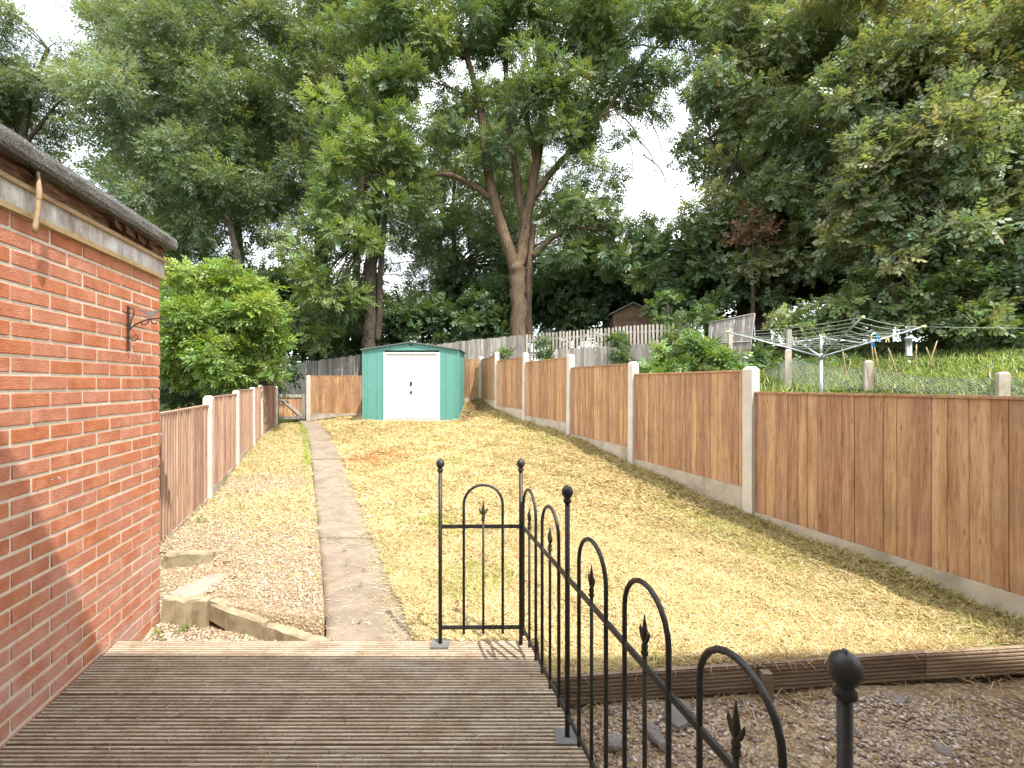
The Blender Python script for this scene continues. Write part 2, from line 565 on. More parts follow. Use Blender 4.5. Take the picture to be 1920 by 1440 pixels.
ctl = []
for Y, px, py in RP + LP:
    p = P(px, py, Y)
    ctl.append((p.x, p.y, p.z))
for Y in (2.9, 3.5, 4.5, 6.3, 8.3, 10.3, 12.0):
    ctl.append((pth_l(Y), Y, float(pth_z(Y)) + 0.01))
    ctl.append((pth_r(Y), Y, float(pth_z(Y)) + 0.02))
ctl += [(0.3, 2.3, 0.0), (1.4, 2.3, 0.04), (2.6, 2.38, 0.09), (-0.3, 2.8, -0.06),
        (-3.9, 11.7, 0.50), (-1.4, 11.7, 0.52), (-2.6, 11.6, 0.50), (-2.6, 13.6, 0.7), (-5.0, 13.6, 0.50), (-0.9, 13.6, 1.07),
        (-2.6, 2.6, -0.1), (-8, 3, 0.0), (-9, 8, 0.15), (-8, 12, 0.3), (-14, 10, 0.3), (-9, 17, 0.6), (-3, 17, 1.5), (1, 17, 2.1),
        (4, 14, 2.2), (6, 17, 2.6), (3.4, 6.2, 0.95), (4.4, 6.5, 1.05), (5.5, 9, 1.42), (5.8, 7.4, 1.33), (6.3, 5.8, 1.25), (4.2, 3.2, 0.7),
        (7.5, 7.5, 1.55), (10, 6, 1.7), (10, 12, 2.4), (3, 10.5, 1.5), (14, 4, 1.8), (0, 24, 2.4), (-12, 24, 1.2), (14, 22, 3.2), (24, 12, 2.8), (-24, 12, 0.4),
        (0, 60, 3.0), (-60, 40, 1.5), (60, 40, 3.5), (-60, -10, 0), (60, -10, 1.5), (0, -40, -0.5), (-10, -6, -0.3), (10, -6, 0.5)]
C = np.array(ctl)


def _phi(r2):
    return np.where(r2 > 1e-9, 0.5 * r2 * np.log(np.maximum(r2, 1e-12)), 0.0)


_n = len(C)
_A = np.zeros((_n + 3, _n + 3))
_d2 = ((C[:, None, :2] - C[None, :, :2]) ** 2).sum(-1)
_A[:_n, :_n] = _phi(_d2) + np.eye(_n) * 0.02
_A[:_n, _n] = 1
_A[:_n, _n + 1:] = C[:, :2]
_A[_n:, :_n] = _A[:_n, _n:].T
_W = np.linalg.solve(_A, np.concatenate([C[:, 2], np.zeros(3)]))


def gz(x, y):
    x = np.asarray(x, float)
    y = np.asarray(y, float)
    sh = x.shape
    x, y = x.ravel(), y.ravel()
    out = np.zeros(len(x))
    for i in range(0, len(x), 20000):
        xx, yy = x[i:i + 20000], y[i:i + 20000]
        d2 = (xx[:, None] - C[None, :, 0]) ** 2 + (yy[:, None] - C[None, :, 1]) ** 2
        out[i:i + 20000] = _phi(d2) @ _W[:_n] + _W[_n] + _W[_n + 1] * xx + _W[_n + 2] * yy
    return out.reshape(sh)


def gzf(x, y):
    return float(gz(np.array([x]), np.array([y]))[0])


def in_garden(x, y):
    xl = np.interp(y, [t[0] for t in LEFT_LINE], [t[1] for t in LEFT_LINE])
    xr = np.interp(y, [t[0] for t in RIGHT_LINE], [t[1] for t in RIGHT_LINE])
    return (x > xl) & (x < xr) & (y < 13.6)


def bumpy(x, y):
    return 0.012 * np.sin(x * 3.1 + y * 1.7) + 0.010 * np.sin(x * 5.3 - y * 4.1 + 1) + 0.006 * np.sin(x * 11 + y * 9.0)


# terrain sheet reaching to the horizon
def axis(lo, hi, fine, step):
    a = list(np.arange(fine[0], fine[1], step))
    d, x = step, fine[1]
    while x < hi:
        a.append(x)
        d *= 1.35
        x += d
    a.append(hi)
    d, x = step, fine[0] - step
    while x > lo:
        a.insert(0, x)
        d *= 1.35
        x -= d
    a.insert(0, lo)
    return np.array(a)


gx, gy = axis(-700, 700, (-14, 14), 0.4), axis(-300, 900, (-2, 24), 0.4)
XX, YY = np.meshgrid(gx, gy)
near = np.clip(1 - (np.hypot(XX, YY - 8) - 40) / 40, 0, 1)
ZZ = gz(np.clip(XX, -60, 60), np.clip(YY, -40, 60)) + near * 3 * bumpy(XX * 0.3, YY * 0.3)
xl = np.interp(YY, [t[0] for t in LEFT_LINE], [t[1] for t in LEFT_LINE]) - 0.05
xr = np.interp(YY, [t[0] for t in RIGHT_LINE], [t[1] for t in RIGHT_LINE]) + 0.05
ing = (XX > xl - 0.4) & (XX < xr + 0.4) & (YY < 13.2)
ZZ = np.where(ing, ZZ - 0.10, ZZ)
low = (YY < 3.3) & (XX > -4.5) & (XX < 3.6)
ZZ = np.where(low, np.minimum(ZZ, -0.32), ZZ)
ny, nx = XX.shape
idx = np.arange(ny * nx).reshape(ny, nx)
fc = np.stack([idx[:-1, :-1].ravel(), idx[:-1, 1:].ravel(), idx[1:, 1:].ravel(), idx[1:, :-1].ravel()], 1)
ground = link('ground', fast_mesh('ground', np.stack([XX.ravel(), YY.ravel(), ZZ.ravel()], 1), fc, 'wood_floor', smooth=True))
tag(ground, 'dark leafy ground under the trees and the neighbouring gardens', 'ground', kind='structure')


def sheet(name, xlf, xrf, ys, nxs, zf, mat, skirt=0.18):
    """a strip of ground between two boundary lines, with a skirt round its rim"""
    ys = np.array(ys)
    t = np.linspace(0, 1, nxs)
    X = xlf(ys)[:, None] * (1 - t) + xrf(ys)[:, None] * t
    Y = np.repeat(ys[:, None], nxs, 1)
    Z = zf(X, Y)
    r, c = X.shape
    v = np.stack([X.ravel(), Y.ravel(), Z.ravel()], 1)
    idx = np.arange(r * c).reshape(r, c)
    f = np.stack([idx[:-1, :-1].ravel(), idx[:-1, 1:].ravel(), idx[1:, 1:].ravel(), idx[1:, :-1].ravel()], 1)
    rim = np.concatenate([idx[0, :], idx[1:, -1], idx[-1, -2::-1], idx[-2:0:-1, 0]])
    low = v[rim].copy()
    low[:, 2] -= skirt
    o = len(v)
    k = len(rim)
    j = np.arange(k)
    f2 = np.stack([rim, o + j, o + (j + 1) % k, rim[(j + 1) % k]], 1)
    return link(name, fast_mesh(name, np.concatenate([v, low]), np.concatenate([f, f2]), mat, smooth=False))


right_x = lambda y: np.interp(y, [t[0] for t in RIGHT_LINE], [t[1] for t in RIGHT_LINE]) - 0.03
left_x = lambda y: np.interp(y, [t[0] for t in LEFT_LINE], [t[1] for t in LEFT_LINE]) + 0.03
lawn_z = lambda x, y: gz(x, y) + bumpy(x, y)
# lawn behind the deck, then lawn above the timber edging
EDGE_A, EDGE_B = Vector((0.20, 2.235, 0)), Vector((2.95, 2.40, 0))
edge_y = lambda x: 2.235 + (x - 0.20) * (EDGE_B.y - EDGE_A.y) / (EDGE_B.x - EDGE_A.x)
lawn = sheet('lawn', pth_r, right_x, np.concatenate([np.linspace(2.63, 6, 40), np.linspace(6.15, 13.5, 50)]), 50, lawn_z, 'lawn')
tag(lawn, 'dry straw coloured lawn', 'lawn', kind='structure')
def lawn2_mesh():
    X, T = np.meshgrid(np.linspace(0.15, 3.0, 40), np.linspace(0, 1, 8))
    Y = edge_y(X) + 0.008 + T * (2.64 - edge_y(X) - 0.008)
    Z = np.maximum(lawn_z(X, Y), 0.0 + 0.028 * X) - 0.012 * (1 - T)
    r, c = X.shape
    idx = np.arange(r * c).reshape(r, c)
    f = np.stack([idx[:-1, :-1].ravel(), idx[:-1, 1:].ravel(), idx[1:, 1:].ravel(), idx[1:, :-1].ravel()], 1)
    return fast_mesh('lawn', np.stack([X.ravel(), Y.ravel(), Z.ravel()], 1), f, 'lawn')


lawn2 = link('lawn', lawn2_mesh())
tag(lawn2, 'dry lawn strip above the timber edging', 'lawn', kind='structure')
bed_z = lambda x, y: -0.11 * np.clip((-2.12 - x) / 0.2, 0, 1) * np.clip((3.70 - y) / 0.03, 0, 1) + np.maximum(gz(x, y), lerp_tab([(2.5, -0.02), (3.6, 0.02), (5, 0.05), (14, 0.0)], y)) + 0.6 * bumpy(x, y) + 0.01
kerb_y = lambda x: np.interp(x, [-2.6, -2.4, -1.95, -1.6, -1.1], [3.18, 3.14, 3.10, 2.96, 2.80])
bed = sheet('gravel_bed', lambda y: np.maximum(left_x(y), -2.9 - (y - 3) * 0.42), lambda y: pth_l(y) - 0.012, np.concatenate([np.linspace(3.12, 6, 40), np.linspace(6.1, 13.2, 40)]), 22, bed_z, 'gravel')
tag(bed, 'gravel strip between the path and the left fence', 'gravel', kind='structure')
bed2 = sheet('gravel_bed', lambda y: np.interp(y, [2.80, 3.14], [-1.15, -2.35]), lambda y: pth_l(y) - 0.012, np.linspace(2.84, 3.12, 8), 16, bed_z, 'gravel', 0.12)
tag(bed2, 'gravel behind the sloping kerb stones', 'gravel', kind='structure')
bed3 = sheet('gravel_bed', lambda y: y * 0 - 2.7, lambda y: pth_l(y) - 0.01, np.linspace(2.3, 3.16, 10), 16,
             lambda x, y: -0.155 + 0.5 * bumpy(x * 2, y * 2), 'gravel', 0.12)
tag(bed3, 'low gravel patch between the deck and the kerb stones', 'gravel', kind='structure')
path = sheet('path', lambda y: pth_l(y) + 0.02, lambda y: pth_r(y) - 0.03, np.linspace(2.5, 13, 40), 4, lambda x, y: np.repeat(pth_z(y[:, 0])[:, None], x.shape[1], 1) - 0.03, 'soil', 0.15)
tag(path, 'worn concrete garden path', 'path', kind='structure')
jag_r = lambda y: pth_r(y) + 0.018 * np.sin(y * 9.1) + 0.012 * np.sin(y * 23.0 + 1) + 0.01 * np.sin(y * 47.0)
jag_l = lambda y: pth_l(y) + 0.006 * np.sin(y * 13.0) + 0.004 * np.sin(y * 31.0)
for ya, yb_ in ((2.5, 4.45), (4.46, 8.3), (8.31, 13.0)):
    o = sheet('path_slab', jag_l, jag_r, np.linspace(ya, yb_, 26), 12,
              lambda x, y: np.repeat(pth_z(y[:, 0])[:, None], x.shape[1], 1) + 0.3 * bumpy(x, y) + 0.006 * math.sin(ya * 7), 'path', 0.1)
    o.parent = path
bed4 = sheet('gravel_bed', lambda y: 0.03 + (2.6 - y) * 0.252, lambda y: y * 0 + 3.4, np.linspace(0.2, 2.42, 24), 30,
             lambda x, y: -0.10 + 1.2 * bumpy(x, y) + 0.03 * np.clip(x - 1, 0, 2), 'gravel', 0.12)
tag(bed4, 'shaded pink gravel bed below the timber edging', 'gravel', kind='structure')


# ------------------------------------------------------------------ scattered stuff: pebbles and blades
def pebbles(name, n, xlo, xhi, ylo, yhi, zf, size, cols, label, keep=None, pw=1.0, fine=False):
    y = ylo + (yhi - ylo) * rng.random(n) ** pw
    x = xlo(y) + (xhi(y) - xlo(y)) * rng.random(n)
    if keep is not None:
        k = keep(x, y)
        x, y = x[k], y[k]
    n = len(x)
    z = zf(x, y)
    t = (1 + 5 ** 0.5) / 2
    ico = np.array([(-1, t, 0), (1, t, 0), (-1, -t, 0), (1, -t, 0), (0, -1, t), (0, 1, t), (0, -1, -t), (0, 1, -t), (t, 0, -1), (t, 0, 1), (-t, 0, -1), (-t, 0, 1)]) / 1.9
    fi = np.array([(0, 11, 5), (0, 5, 1), (0, 1, 7), (0, 7, 10), (0, 10, 11), (1, 5, 9), (5, 11, 4), (11, 10, 2), (10, 7, 6), (7, 1, 8),
                   (3, 9, 4), (3, 4, 2), (3, 2, 6), (3, 6, 8), (3, 8, 9), (4, 9, 5), (2, 4, 11), (6, 2, 10), (8, 6, 7), (9, 8, 1)])
    if not fine:
        ico = np.array([(1, 0.1, 0), (-1, -0.1, 0), (0.1, 1, 0), (-0.1, -1, 0), (0.15, 0.1, 0.95), (-0.1, 0.1, -0.95)]) * 1.0
        fi = np.array([(0, 2, 4), (2, 1, 4), (1, 3, 4), (3, 0, 4), (2, 0, 5), (1, 2, 5), (3, 1, 5), (0, 3, 5)])
    nv = len(ico)
    s = size * (0.5 + rng.random((n, 1)) ** 1.5 * 1.0) * np.stack([0.8 + 0.6 * rng.random(n), 0.6 + 0.5 * rng.random(n), 0.4 + 0.35 * rng.random(n)], 1)
    a = rng.random(n) * 6.283
    v = ico[None] * (1 + 0.35 * (rng.random((n, nv, 1)) - 0.5)) * s[:, None, :]
    ca, sa = np.cos(a)[:, None], np.sin(a)[:, None]
    tl = (rng.random((n, 1)) - 0.5) * 0.9
    X = v[..., 0] * ca - v[..., 1] * sa
    Yv = v[..., 0] * sa + v[..., 1] * ca
    Zv = v[..., 2] + tl * v[..., 0]
    V = np.stack([X + x[:, None], Yv + y[:, None], Zv + z[:, None] + s[:, 2:3] * 0.35], -1).reshape(-1, 3)
    Fc = (fi[None] + (np.arange(n) * nv)[:, None, None]).reshape(-1, 3)
    cols = np.array(cols)
    pick = cols[rng.integers(0, len(cols), n)] * (0.75 + 0.5 * rng.random((n, 1)))
    o = link(name, fast_mesh(name, V, Fc, 'pebble', np.repeat(pick, nv, 0), smooth=not fine))
    return tag(o, label, 'gravel', kind='stuff')


PEB = [(0.44, 0.34, 0.23), (0.54, 0.44, 0.31), (0.38, 0.25, 0.17), (0.58, 0.51, 0.40), (0.46, 0.32, 0.22), (0.30, 0.24, 0.17), (0.52, 0.42, 0.24)]


def blades(name, x, y, z, length, width, cols, lift, label, cat, mat='straw', up=False):
    n = len(x)
    az = rng.random(n) * 6.283
    el = np.radians(lift[0] + (lift[1] - lift[0]) * rng.random(n) ** 1.6)
    d = np.stack([np.cos(az) * np.cos(el), np.sin(az) * np.cos(el), np.sin(el)], 1)
    sd = np.stack([-np.sin(az), np.cos(az), np.zeros(n)], 1)
    tw = rng.random((n, 1)) - 0.5
    sd = sd + np.array([0, 0, 1.0]) * tw * 1.2
    p = np.stack([x, y, z], 1)
    L = (length * (0.5 + rng.random(n)))[:, None]
    Wd = (width * (0.6 + 0.8 * rng.random(n)))[:, None] / 2
    bend = np.array([0, 0, -1.0]) * L * (0.25 * rng.random((n, 1)) if up else 0.12 * rng.random((n, 1)))
    v0, v1 = p - sd * Wd, p + sd * Wd
    if up:
        mid = p + d * L * 0.55 + bend * 0.4
        V = np.stack([v0, v1, mid - sd * Wd * 0.8, mid + sd * Wd * 0.8, p + d * L + bend * 1.6], 1).reshape(-1, 3)
        Fc = (np.array([[0, 1, 3], [0, 3, 2], [2, 3, 4]])[None] + (np.arange(n) * 5)[:, None, None]).reshape(-1, 3)
    else:
        V = np.stack([v0, v1, p + d * L], 1).reshape(-1, 3)
        Fc = np.arange(n * 3).reshape(-1, 3)
    o = link(name, fast_mesh(name, V, Fc, mat, np.repeat(cols, 5 if up else 3, 0)))
    return tag(o, label, cat, kind='stuff')


def vnoise(x, y, s, seed=0):
    """cheap smooth value noise for patches of colour"""
    r = np.random.default_rng(seed)
    o = np.zeros_like(x)
    for k in range(7):
        a, b, ph = r.normal(size=2), r.normal(size=2), r.random() * 6.28
        o += np.sin((a[0] * x + a[1] * y) * s + ph + 1.3 * np.sin((b[0] * x + b[1] * y) * s * 0.7))
    return o / 7


def lawn_cols(x, y, n):
    base = np.array([(0.62, 0.48, 0.23), (0.68, 0.57, 0.31), (0.54, 0.38, 0.17), (0.72, 0.64, 0.42), (0.60, 0.50, 0.21), (0.44, 0.29, 0.13)])
    c = base[rng.integers(0, 6, n)] * (0.8 + 0.35 * rng.random((n, 1)))
    green = np.array((0.30, 0.34, 0.07))
    gmask = np.clip((0.6 * vnoise(x, y, 2.6, 3) + 0.5 * vnoise(x, y, 7.0, 13) - 0.22) * 1.6, 0, 0.4)
    xr = right_x(y)
    gmask = np.maximum(gmask, np.clip(0.45 - np.abs(xr - x - 0.40) * 1.6, 0, 0.4) * np.clip(vnoise(x, y, 2.5, 5) * 2 + 0.5, 0, 1))
    use = rng.random(n) < gmask
    c[use] = green * (0.7 + 0.7 * rng.random((use.sum(), 1)))
    shade_soil = np.clip((x + 1.5) / 0.3, 0, 1) * np.clip((y - 10.9) / 0.8, 0, 1)  # bare soil and litter right of the shed; shade there painted into the brown
    ul = rng.random(n) < shade_soil * 0.9
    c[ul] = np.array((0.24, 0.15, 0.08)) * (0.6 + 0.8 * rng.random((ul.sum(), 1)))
    red = np.exp(-(((x + 2.5) / 0.7) ** 2 + ((y - 8.2) / 0.9) ** 2))
    ub = rng.random(n) < red * 0.7
    c[ub] = np.array((0.42, 0.20, 0.085)) * (0.8 + 0.4 * rng.random((ub.sum(), 1)))
    return c


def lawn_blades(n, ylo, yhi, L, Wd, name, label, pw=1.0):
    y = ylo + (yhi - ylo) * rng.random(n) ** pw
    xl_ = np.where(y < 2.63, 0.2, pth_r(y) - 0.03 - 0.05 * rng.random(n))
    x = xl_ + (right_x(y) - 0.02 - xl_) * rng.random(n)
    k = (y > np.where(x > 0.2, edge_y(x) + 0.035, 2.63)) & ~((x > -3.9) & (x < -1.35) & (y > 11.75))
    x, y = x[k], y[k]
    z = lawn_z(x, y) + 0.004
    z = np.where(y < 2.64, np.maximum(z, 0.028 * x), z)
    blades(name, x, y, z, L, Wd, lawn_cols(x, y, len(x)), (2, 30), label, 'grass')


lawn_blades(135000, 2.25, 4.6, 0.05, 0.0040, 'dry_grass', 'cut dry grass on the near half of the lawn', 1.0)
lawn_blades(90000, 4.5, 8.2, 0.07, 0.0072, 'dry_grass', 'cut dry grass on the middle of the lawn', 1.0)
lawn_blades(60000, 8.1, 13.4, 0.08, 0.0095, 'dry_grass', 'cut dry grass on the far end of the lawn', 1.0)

# loose straw and weeds over the left gravel strip, thicker towards the far end
n = 70000
y = 3.3 + 9.8 * rng.random(n)
x = left_x(y) + (pth_l(y) - 0.02 - left_x(y)) * rng.random(n)
pr = np.clip((y - 3.6) / 2.2, 0.08, 1) * np.clip(0.55 + vnoise(x, y, 2.0, 8), 0.1, 1)
edge = np.abs(pth_l(y) - x) < 0.16
k = (rng.random(n) < pr) & (x > -2.85 - (y - 3.2) * 0.42)
x, y, edge = x[k], y[k], edge[k]
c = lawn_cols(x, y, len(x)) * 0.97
gm = rng.random(len(x)) < np.where(edge, np.clip((y - 5) / 4, 0, 0.75), 0.06)
c[gm] = np.array((0.27, 0.36, 0.06)) * (0.7 + 0.6 * rng.random((gm.sum(), 1)))
blades('dry_grass', x, y, bed_z(x, y) + 0.004, 0.06, 0.007, c, (2, 40), 'straw and weeds over the left gravel strip', 'grass')

# long untidy grass along the foot of the right fence
n = 15000
y = 2.45 + 10.5 * rng.random(n) ** 1.5
x = right_x(y) - 0.02 - 0.30 * rng.random(n) ** 1.8
cc = np.array([(0.36, 0.30, 0.12), (0.28, 0.29, 0.08), (0.50, 0.40, 0.20), (0.42, 0.33, 0.16)])[rng.integers(0, 4, n)] * (0.7 + 0.6 * rng.random((n, 1)))
blades('rough_grass', x, y, lawn_z(x, y) + 0.002, 0.085, 0.0045, cc, (3, 50), 'rough grass along the foot of the right fence', 'grass', up=True)
# strands hanging over the timber edging and on the shaded gravel
n = 6500
x = 0.25 + 2.6 * rng.random(n)
d = rng.random(n) ** 1.6
y = edge_y(x) + 0.05 - 0.85 * d
k = rng.random(n) < np.clip(vnoise(x, y, 3, 4) + 0.55, 0.03, 1)
x, y = x[k], y[k]
z = np.where(y > edge_y(x) - 0.02, 0.03 + 0.028 * x, -0.10 + 0.03 * np.clip(x - 1, 0, 2) + 0.03 * rng.random(len(x)))
cc = np.array([(0.34, 0.23, 0.11), (0.46, 0.35, 0.19), (0.24, 0.15, 0.065)])[rng.integers(0, 3, len(x))] * (0.7 + 0.6 * rng.random((len(x), 1)))
blades('dry_grass', x, y, z, 0.085, 0.003, cc, (0, 35), 'dead grass strands spilled over the shaded gravel', 'grass', up=True)

pebbles('gravel', 8000, lambda y: y * 0 - 2.55, lambda y: pth_l(y) - 0.02, 2.55, 3.15, lambda x, y: -0.152 + 0.5 * bumpy(x * 2, y * 2), 0.0105, PEB, 'pebbles of the low gravel patch by the deck')
pebbles('gravel', 18000, lambda y: np.maximum(left_x(y), -2.9 - (y - 3) * 0.42) + 0.03, lambda y: pth_l(y) - 0.02, 2.85, 7.5, bed_z, 0.0105, PEB, 'pebbles of the left gravel strip',
        keep=lambda x, y: y > kerb_y(x) + 0.06, pw=1.5)
pebbles('gravel', 15000, lambda y: 0.10 + (2.6 - y) * 0.252, lambda y: y * 0 + 3.0, 0.9, 2.24, lambda x, y: -0.10 + 1.2 * bumpy(x, y) + 0.03 * np.clip(x - 1, 0, 2), 0.0105,
        [(0.34, 0.25, 0.20), (0.45, 0.36, 0.30), (0.28, 0.18, 0.14), (0.55, 0.48, 0.42), (0.38, 0.27, 0.21), (0.22, 0.18, 0.15)], 'pinkish pebbles of the shaded gravel bed', keep=lambda x, y: (rng.random(len(x)) < np.clip(0.9 - 1.6 * vnoise(x, y, 3, 4) * np.clip((y - 1.5) / 0.5, 0, 1), 0.1, 1)))

# ------------------------------------------------------------------ brick outbuilding on the left
WC = Vector((-2.385, 3.07, 0))                       # far corner of the visible wall
WD = Vector((0.25, -0.968, 0)).normalized()          # along the wall towards the camera
WN = Vector((0.968, 0.25, 0)).normalized()           # out of the wall
UP = Vector((0, 0, 1))
ob = thing('brick_outbuilding', 'red brick outbuilding with flat felt roof and rotten fascia on the left', 'outbuilding', WC)
WALL_L, WALL_T, WALL_B = 3.9, 2.19, -0.21


def wall_pt(s_, z, o_=0.0):
    return WD * s_ + WN * o_ + UP * z          # relative to WC


core = MB()
core.hexa([wall_pt(0.004, WALL_B, -0.004), wall_pt(WALL_L, WALL_B, -0.004), wall_pt(WALL_L, WALL_B, -2.6), wall_pt(0.004, WALL_B, -2.6)],
          [wall_pt(0.004, WALL_T, -0.004), wall_pt(WALL_L, WALL_T, -0.004), wall_pt(WALL_L, WALL_T, -2.6), wall_pt(0.004, WALL_T, -2.6)])
core.build('wall', 'mortar', ob)


def brick_mesh(name, L, H=0.0615, D=0.06, seed=0):
    r = random.Random(seed)
    j = lambda a: r.uniform(-a, a)
    b = 0.004
    vs = []
    for zz, ins in ((0, b), (b, 0), (H - b, 0), (H, b)):
        for (sx, sy) in ((0, 0), (1, 0), (1, 1), (0, 1)):
            x = sx * L + (ins if sx == 0 else -ins) * 0.8 + j(0.0012)
            o_ = 0.0 - ins if sy == 0 else -D
            vs.append(WD * x + WN * (o_ + (j(0.0015) if sy == 0 else 0)) + UP * (zz + j(0.0012)))
    fs = [(3, 2, 1, 0), (12, 13, 14, 15)]
    for k in range(3):
        for i in range(4):
            a, b2 = k * 4 + i, k * 4 + (i + 1) % 4
            fs.append((a, b2, b2 + 4, a + 4))
    m = MB().add(vs, fs)
    return m.mesh(name, 'brick')


full = [brick_mesh('brick', 0.2115, seed=k) for k in range(4)]
half = [brick_mesh('brick', 0.0995, seed=k + 9) for k in range(2)]
rest = MB()
n_course = 32
for c_ in range(n_course):
    z0 = WALL_B + 0.005 + c_ * 0.075
    s0 = 0.0
    k = 0
    while s0 < WALL_L - 0.25:
        is_half = (k == 0 and c_ % 2 == 1)
        L = 0.1125 if is_half else 0.225
        if k < 9:
            br = link('brick', (rnd.choice(half) if is_half else rnd.choice(full)), ob)
            br.location = wall_pt(s0 + rnd.uniform(-0.002, 0.002), z0 + rnd.uniform(-0.0015, 0.0015), rnd.uniform(-0.001, 0.0015))
        else:
            me = full[c_ % 4]
            off = wall_pt(s0, z0)
            rest.add([v.co + off for v in me.vertices], [tuple(p.vertices) for p in me.polygons])
        s0 += L
        k += 1
o = rest.build('brickwork', 'brick', ob)
o['kind'] = 'stuff'


def strip(name, mat, prof, s_lo, s_hi, nseg, jit, parent=ob, jo=0.0):
    """a long trim: profile (offset, z) swept along the wall with uneven edges"""
    m = MB()
    n = len(prof)
    r = random.Random(hash(name) % 1000)
    vs = []
    for i in range(nseg + 1):
        s_ = s_lo + (s_hi - s_lo) * i / nseg
        for q, (o_, z) in enumerate(prof):
            vs.append(wall_pt(s_, z + r.uniform(-jit, jit), o_ + r.uniform(-jo, jo)))
    fs = [tuple(range(n)), tuple(range(nseg * n, nseg * n + n))[::-1]]
    for i in range(nseg):
        for q in range(n):
            a, b = i * n + q, i * n + (q + 1) % n
            fs.append((a, a + n, b + n, b))
    m.add(vs, fs)
    return m.build(name, mat, parent)


strip('lower_trim', 'lip_wood', [(-0.03, 2.19), (0.022, 2.183), (0.026, 2.206), (-0.03, 2.222)], -0.035, WALL_L, 30, 0.0015)
strip('fascia_board', 'peel_paint', [(-0.03, 2.223), (0.014, 2.210), (0.014, 2.302), (-0.03, 2.302)], -0.032, WALL_L, 40, 0.001)
strip('upper_trim', 'lip_wood', [(-0.03, 2.304), (0.030, 2.298), (0.034, 2.316), (-0.03, 2.330)], -0.045, WALL_L, 30, 0.0015)
strip('rotten_board', 'rot_wood', [(-0.04, 2.325), (0.012, 2.320), (0.004, 2.355), (0.016, 2.372), (0.0, 2.40), (0.02, 2.425), (-0.04, 2.425)], -0.05, WALL_L, 90, 0.006, jo=0.009)
strip('roof_felt', 'felt', [(-2.7, 2.47), (-2.7, 2.41), (0.045, 2.405), (0.062, 2.398), (0.075, 2.415), (0.078, 2.45), (0.066, 2.478), (0.03, 2.487), (-0.1, 2.48)], -0.075, WALL_L, 60, 0.003, jo=0.003)
# splintered flap of the rotten board and the dangling strip of wood
m = MB()
for k, (s_, dz, ln, tilt) in enumerate([(0.62, 2.335, 0.16, 0.03), (0.50, 2.338, 0.20, 0.022), (0.36, 2.335, 0.14, 0.018), (1.18, 2.345, 0.09, 0.03), (0.22, 2.34, 0.12, 0.014)]):
    a = wall_pt(s_, dz, 0.03 + tilt)
    b = wall_pt(s_ - ln, dz + 0.012, 0.018)
    m.hexa([a, b, b + UP * 0.005, a + UP * 0.006], [a + UP * 0.04 - WN * 0.012 - WD * 0.02, b + UP * 0.035 - WN * 0.005, b + UP * 0.04 - WN * 0.01, a + UP * 0.048 - WN * 0.016 - WD * 0.02])
m.build('splintered_flap', 'rot_wood', ob)
st = MB()
sp_ = 1.165
st.tube([wall_pt(sp_, 2.385, 0.05), wall_pt(sp_ + 0.004, 2.30, 0.058), wall_pt(sp_ + 0.008, 2.22, 0.056), wall_pt(sp_ + 0.014, 2.14, 0.05), wall_pt(sp_ + 0.016, 2.115, 0.05)], [0.006, 0.0105, 0.0095, 0.0105, 0.007], 6)
tag(st.build('dangling_strip', 'lip_wood', ob), 'pale splinter of trim hanging down over the bricks')

# hanging basket bracket with a bird
BS = (None,)
bs, bz = 0.39, 1.80
br = thing('bird_bracket', 'rusty scrolled hanging basket bracket with a bird silhouette on the brick wall', 'bracket', WC + wall_pt(bs, bz))


def bp(o_, z):
    return WN * (o_ + 0.004) + UP * z


m = MB()
m.box(bp(0.003, 0.0), (0.016, 0.006, 0.27), (WD, WN, UP))
m.build('wall_plate', 'iron_old', br)


def scroll(pts, r=0.0035):
    q = MB()
    # smooth the polyline
    P_ = [Vector(p) for p in pts]
    for _ in range(2):
        N_ = [P_[0]]
        for a, b in zip(P_[:-1], P_[1:]):
            N_ += [a * 0.75 + b * 0.25, a * 0.25 + b * 0.75]
        N_.append(P_[-1])
        P_ = N_
    q.tube(P_, r, 5)
    return q.build('scroll', 'iron_old', br)


scroll([bp(0.0, -0.02), bp(0.03, 0.02), bp(0.09, 0.055), bp(0.16, 0.068), bp(0.215, 0.058), bp(0.235, 0.035), bp(0.22, 0.018), bp(0.195, 0.022), bp(0.185, 0.038)], 0.0042)
scroll([bp(0.0, -0.02), bp(0.012, -0.06), bp(0.03, -0.075), bp(0.052, -0.06), bp(0.05, -0.038), bp(0.036, -0.035)])
scroll([bp(0.004, -0.02), bp(0.02, 0.05), bp(0.035, 0.10), bp(0.025, 0.125), bp(0.008, 0.12), bp(0.005, 0.10), bp(0.014, 0.09)])
scroll([bp(0.11, 0.055), bp(0.10, 0.03), bp(0.08, 0.022), bp(0.066, 0.034), bp(0.075, 0.045)])
scroll([bp(0.12, 0.058), bp(0.125, 0.035), bp(0.14, 0.03), bp(0.15, 0.042)])
m = MB()
bird = [(0.045, 0.112), (0.062, 0.118), (0.09, 0.108), (0.108, 0.104), (0.135, 0.108), (0.150, 0.114), (0.166, 0.110), (0.158, 0.102), (0.145, 0.088), (0.128, 0.074), (0.112, 0.070), (0.098, 0.078), (0.085, 0.094)]
m.prism([bp(a, z) - WD * 0.0015 for a, z in bird], WD * 0.003)
m.build('bird', 'iron_grey', br)


def hook(s_, z, label):
    m = MB()
    a = wall_pt(s_, z)
    pts = [a, a + WN * 0.022]
    for k in range(7):
        t = k / 6 * 5.2
        pts.append(a + WN * (0.034 - 0.012 * math.cos(t)) + UP * (0.012 * math.sin(t)))
    m.tube([p for p in pts], 0.002, 5)
    o = m.build('wall_hook', 'galv', None)
    o.location = WC
    tag(o, label, 'hook', 'screw hooks in the brick wall')


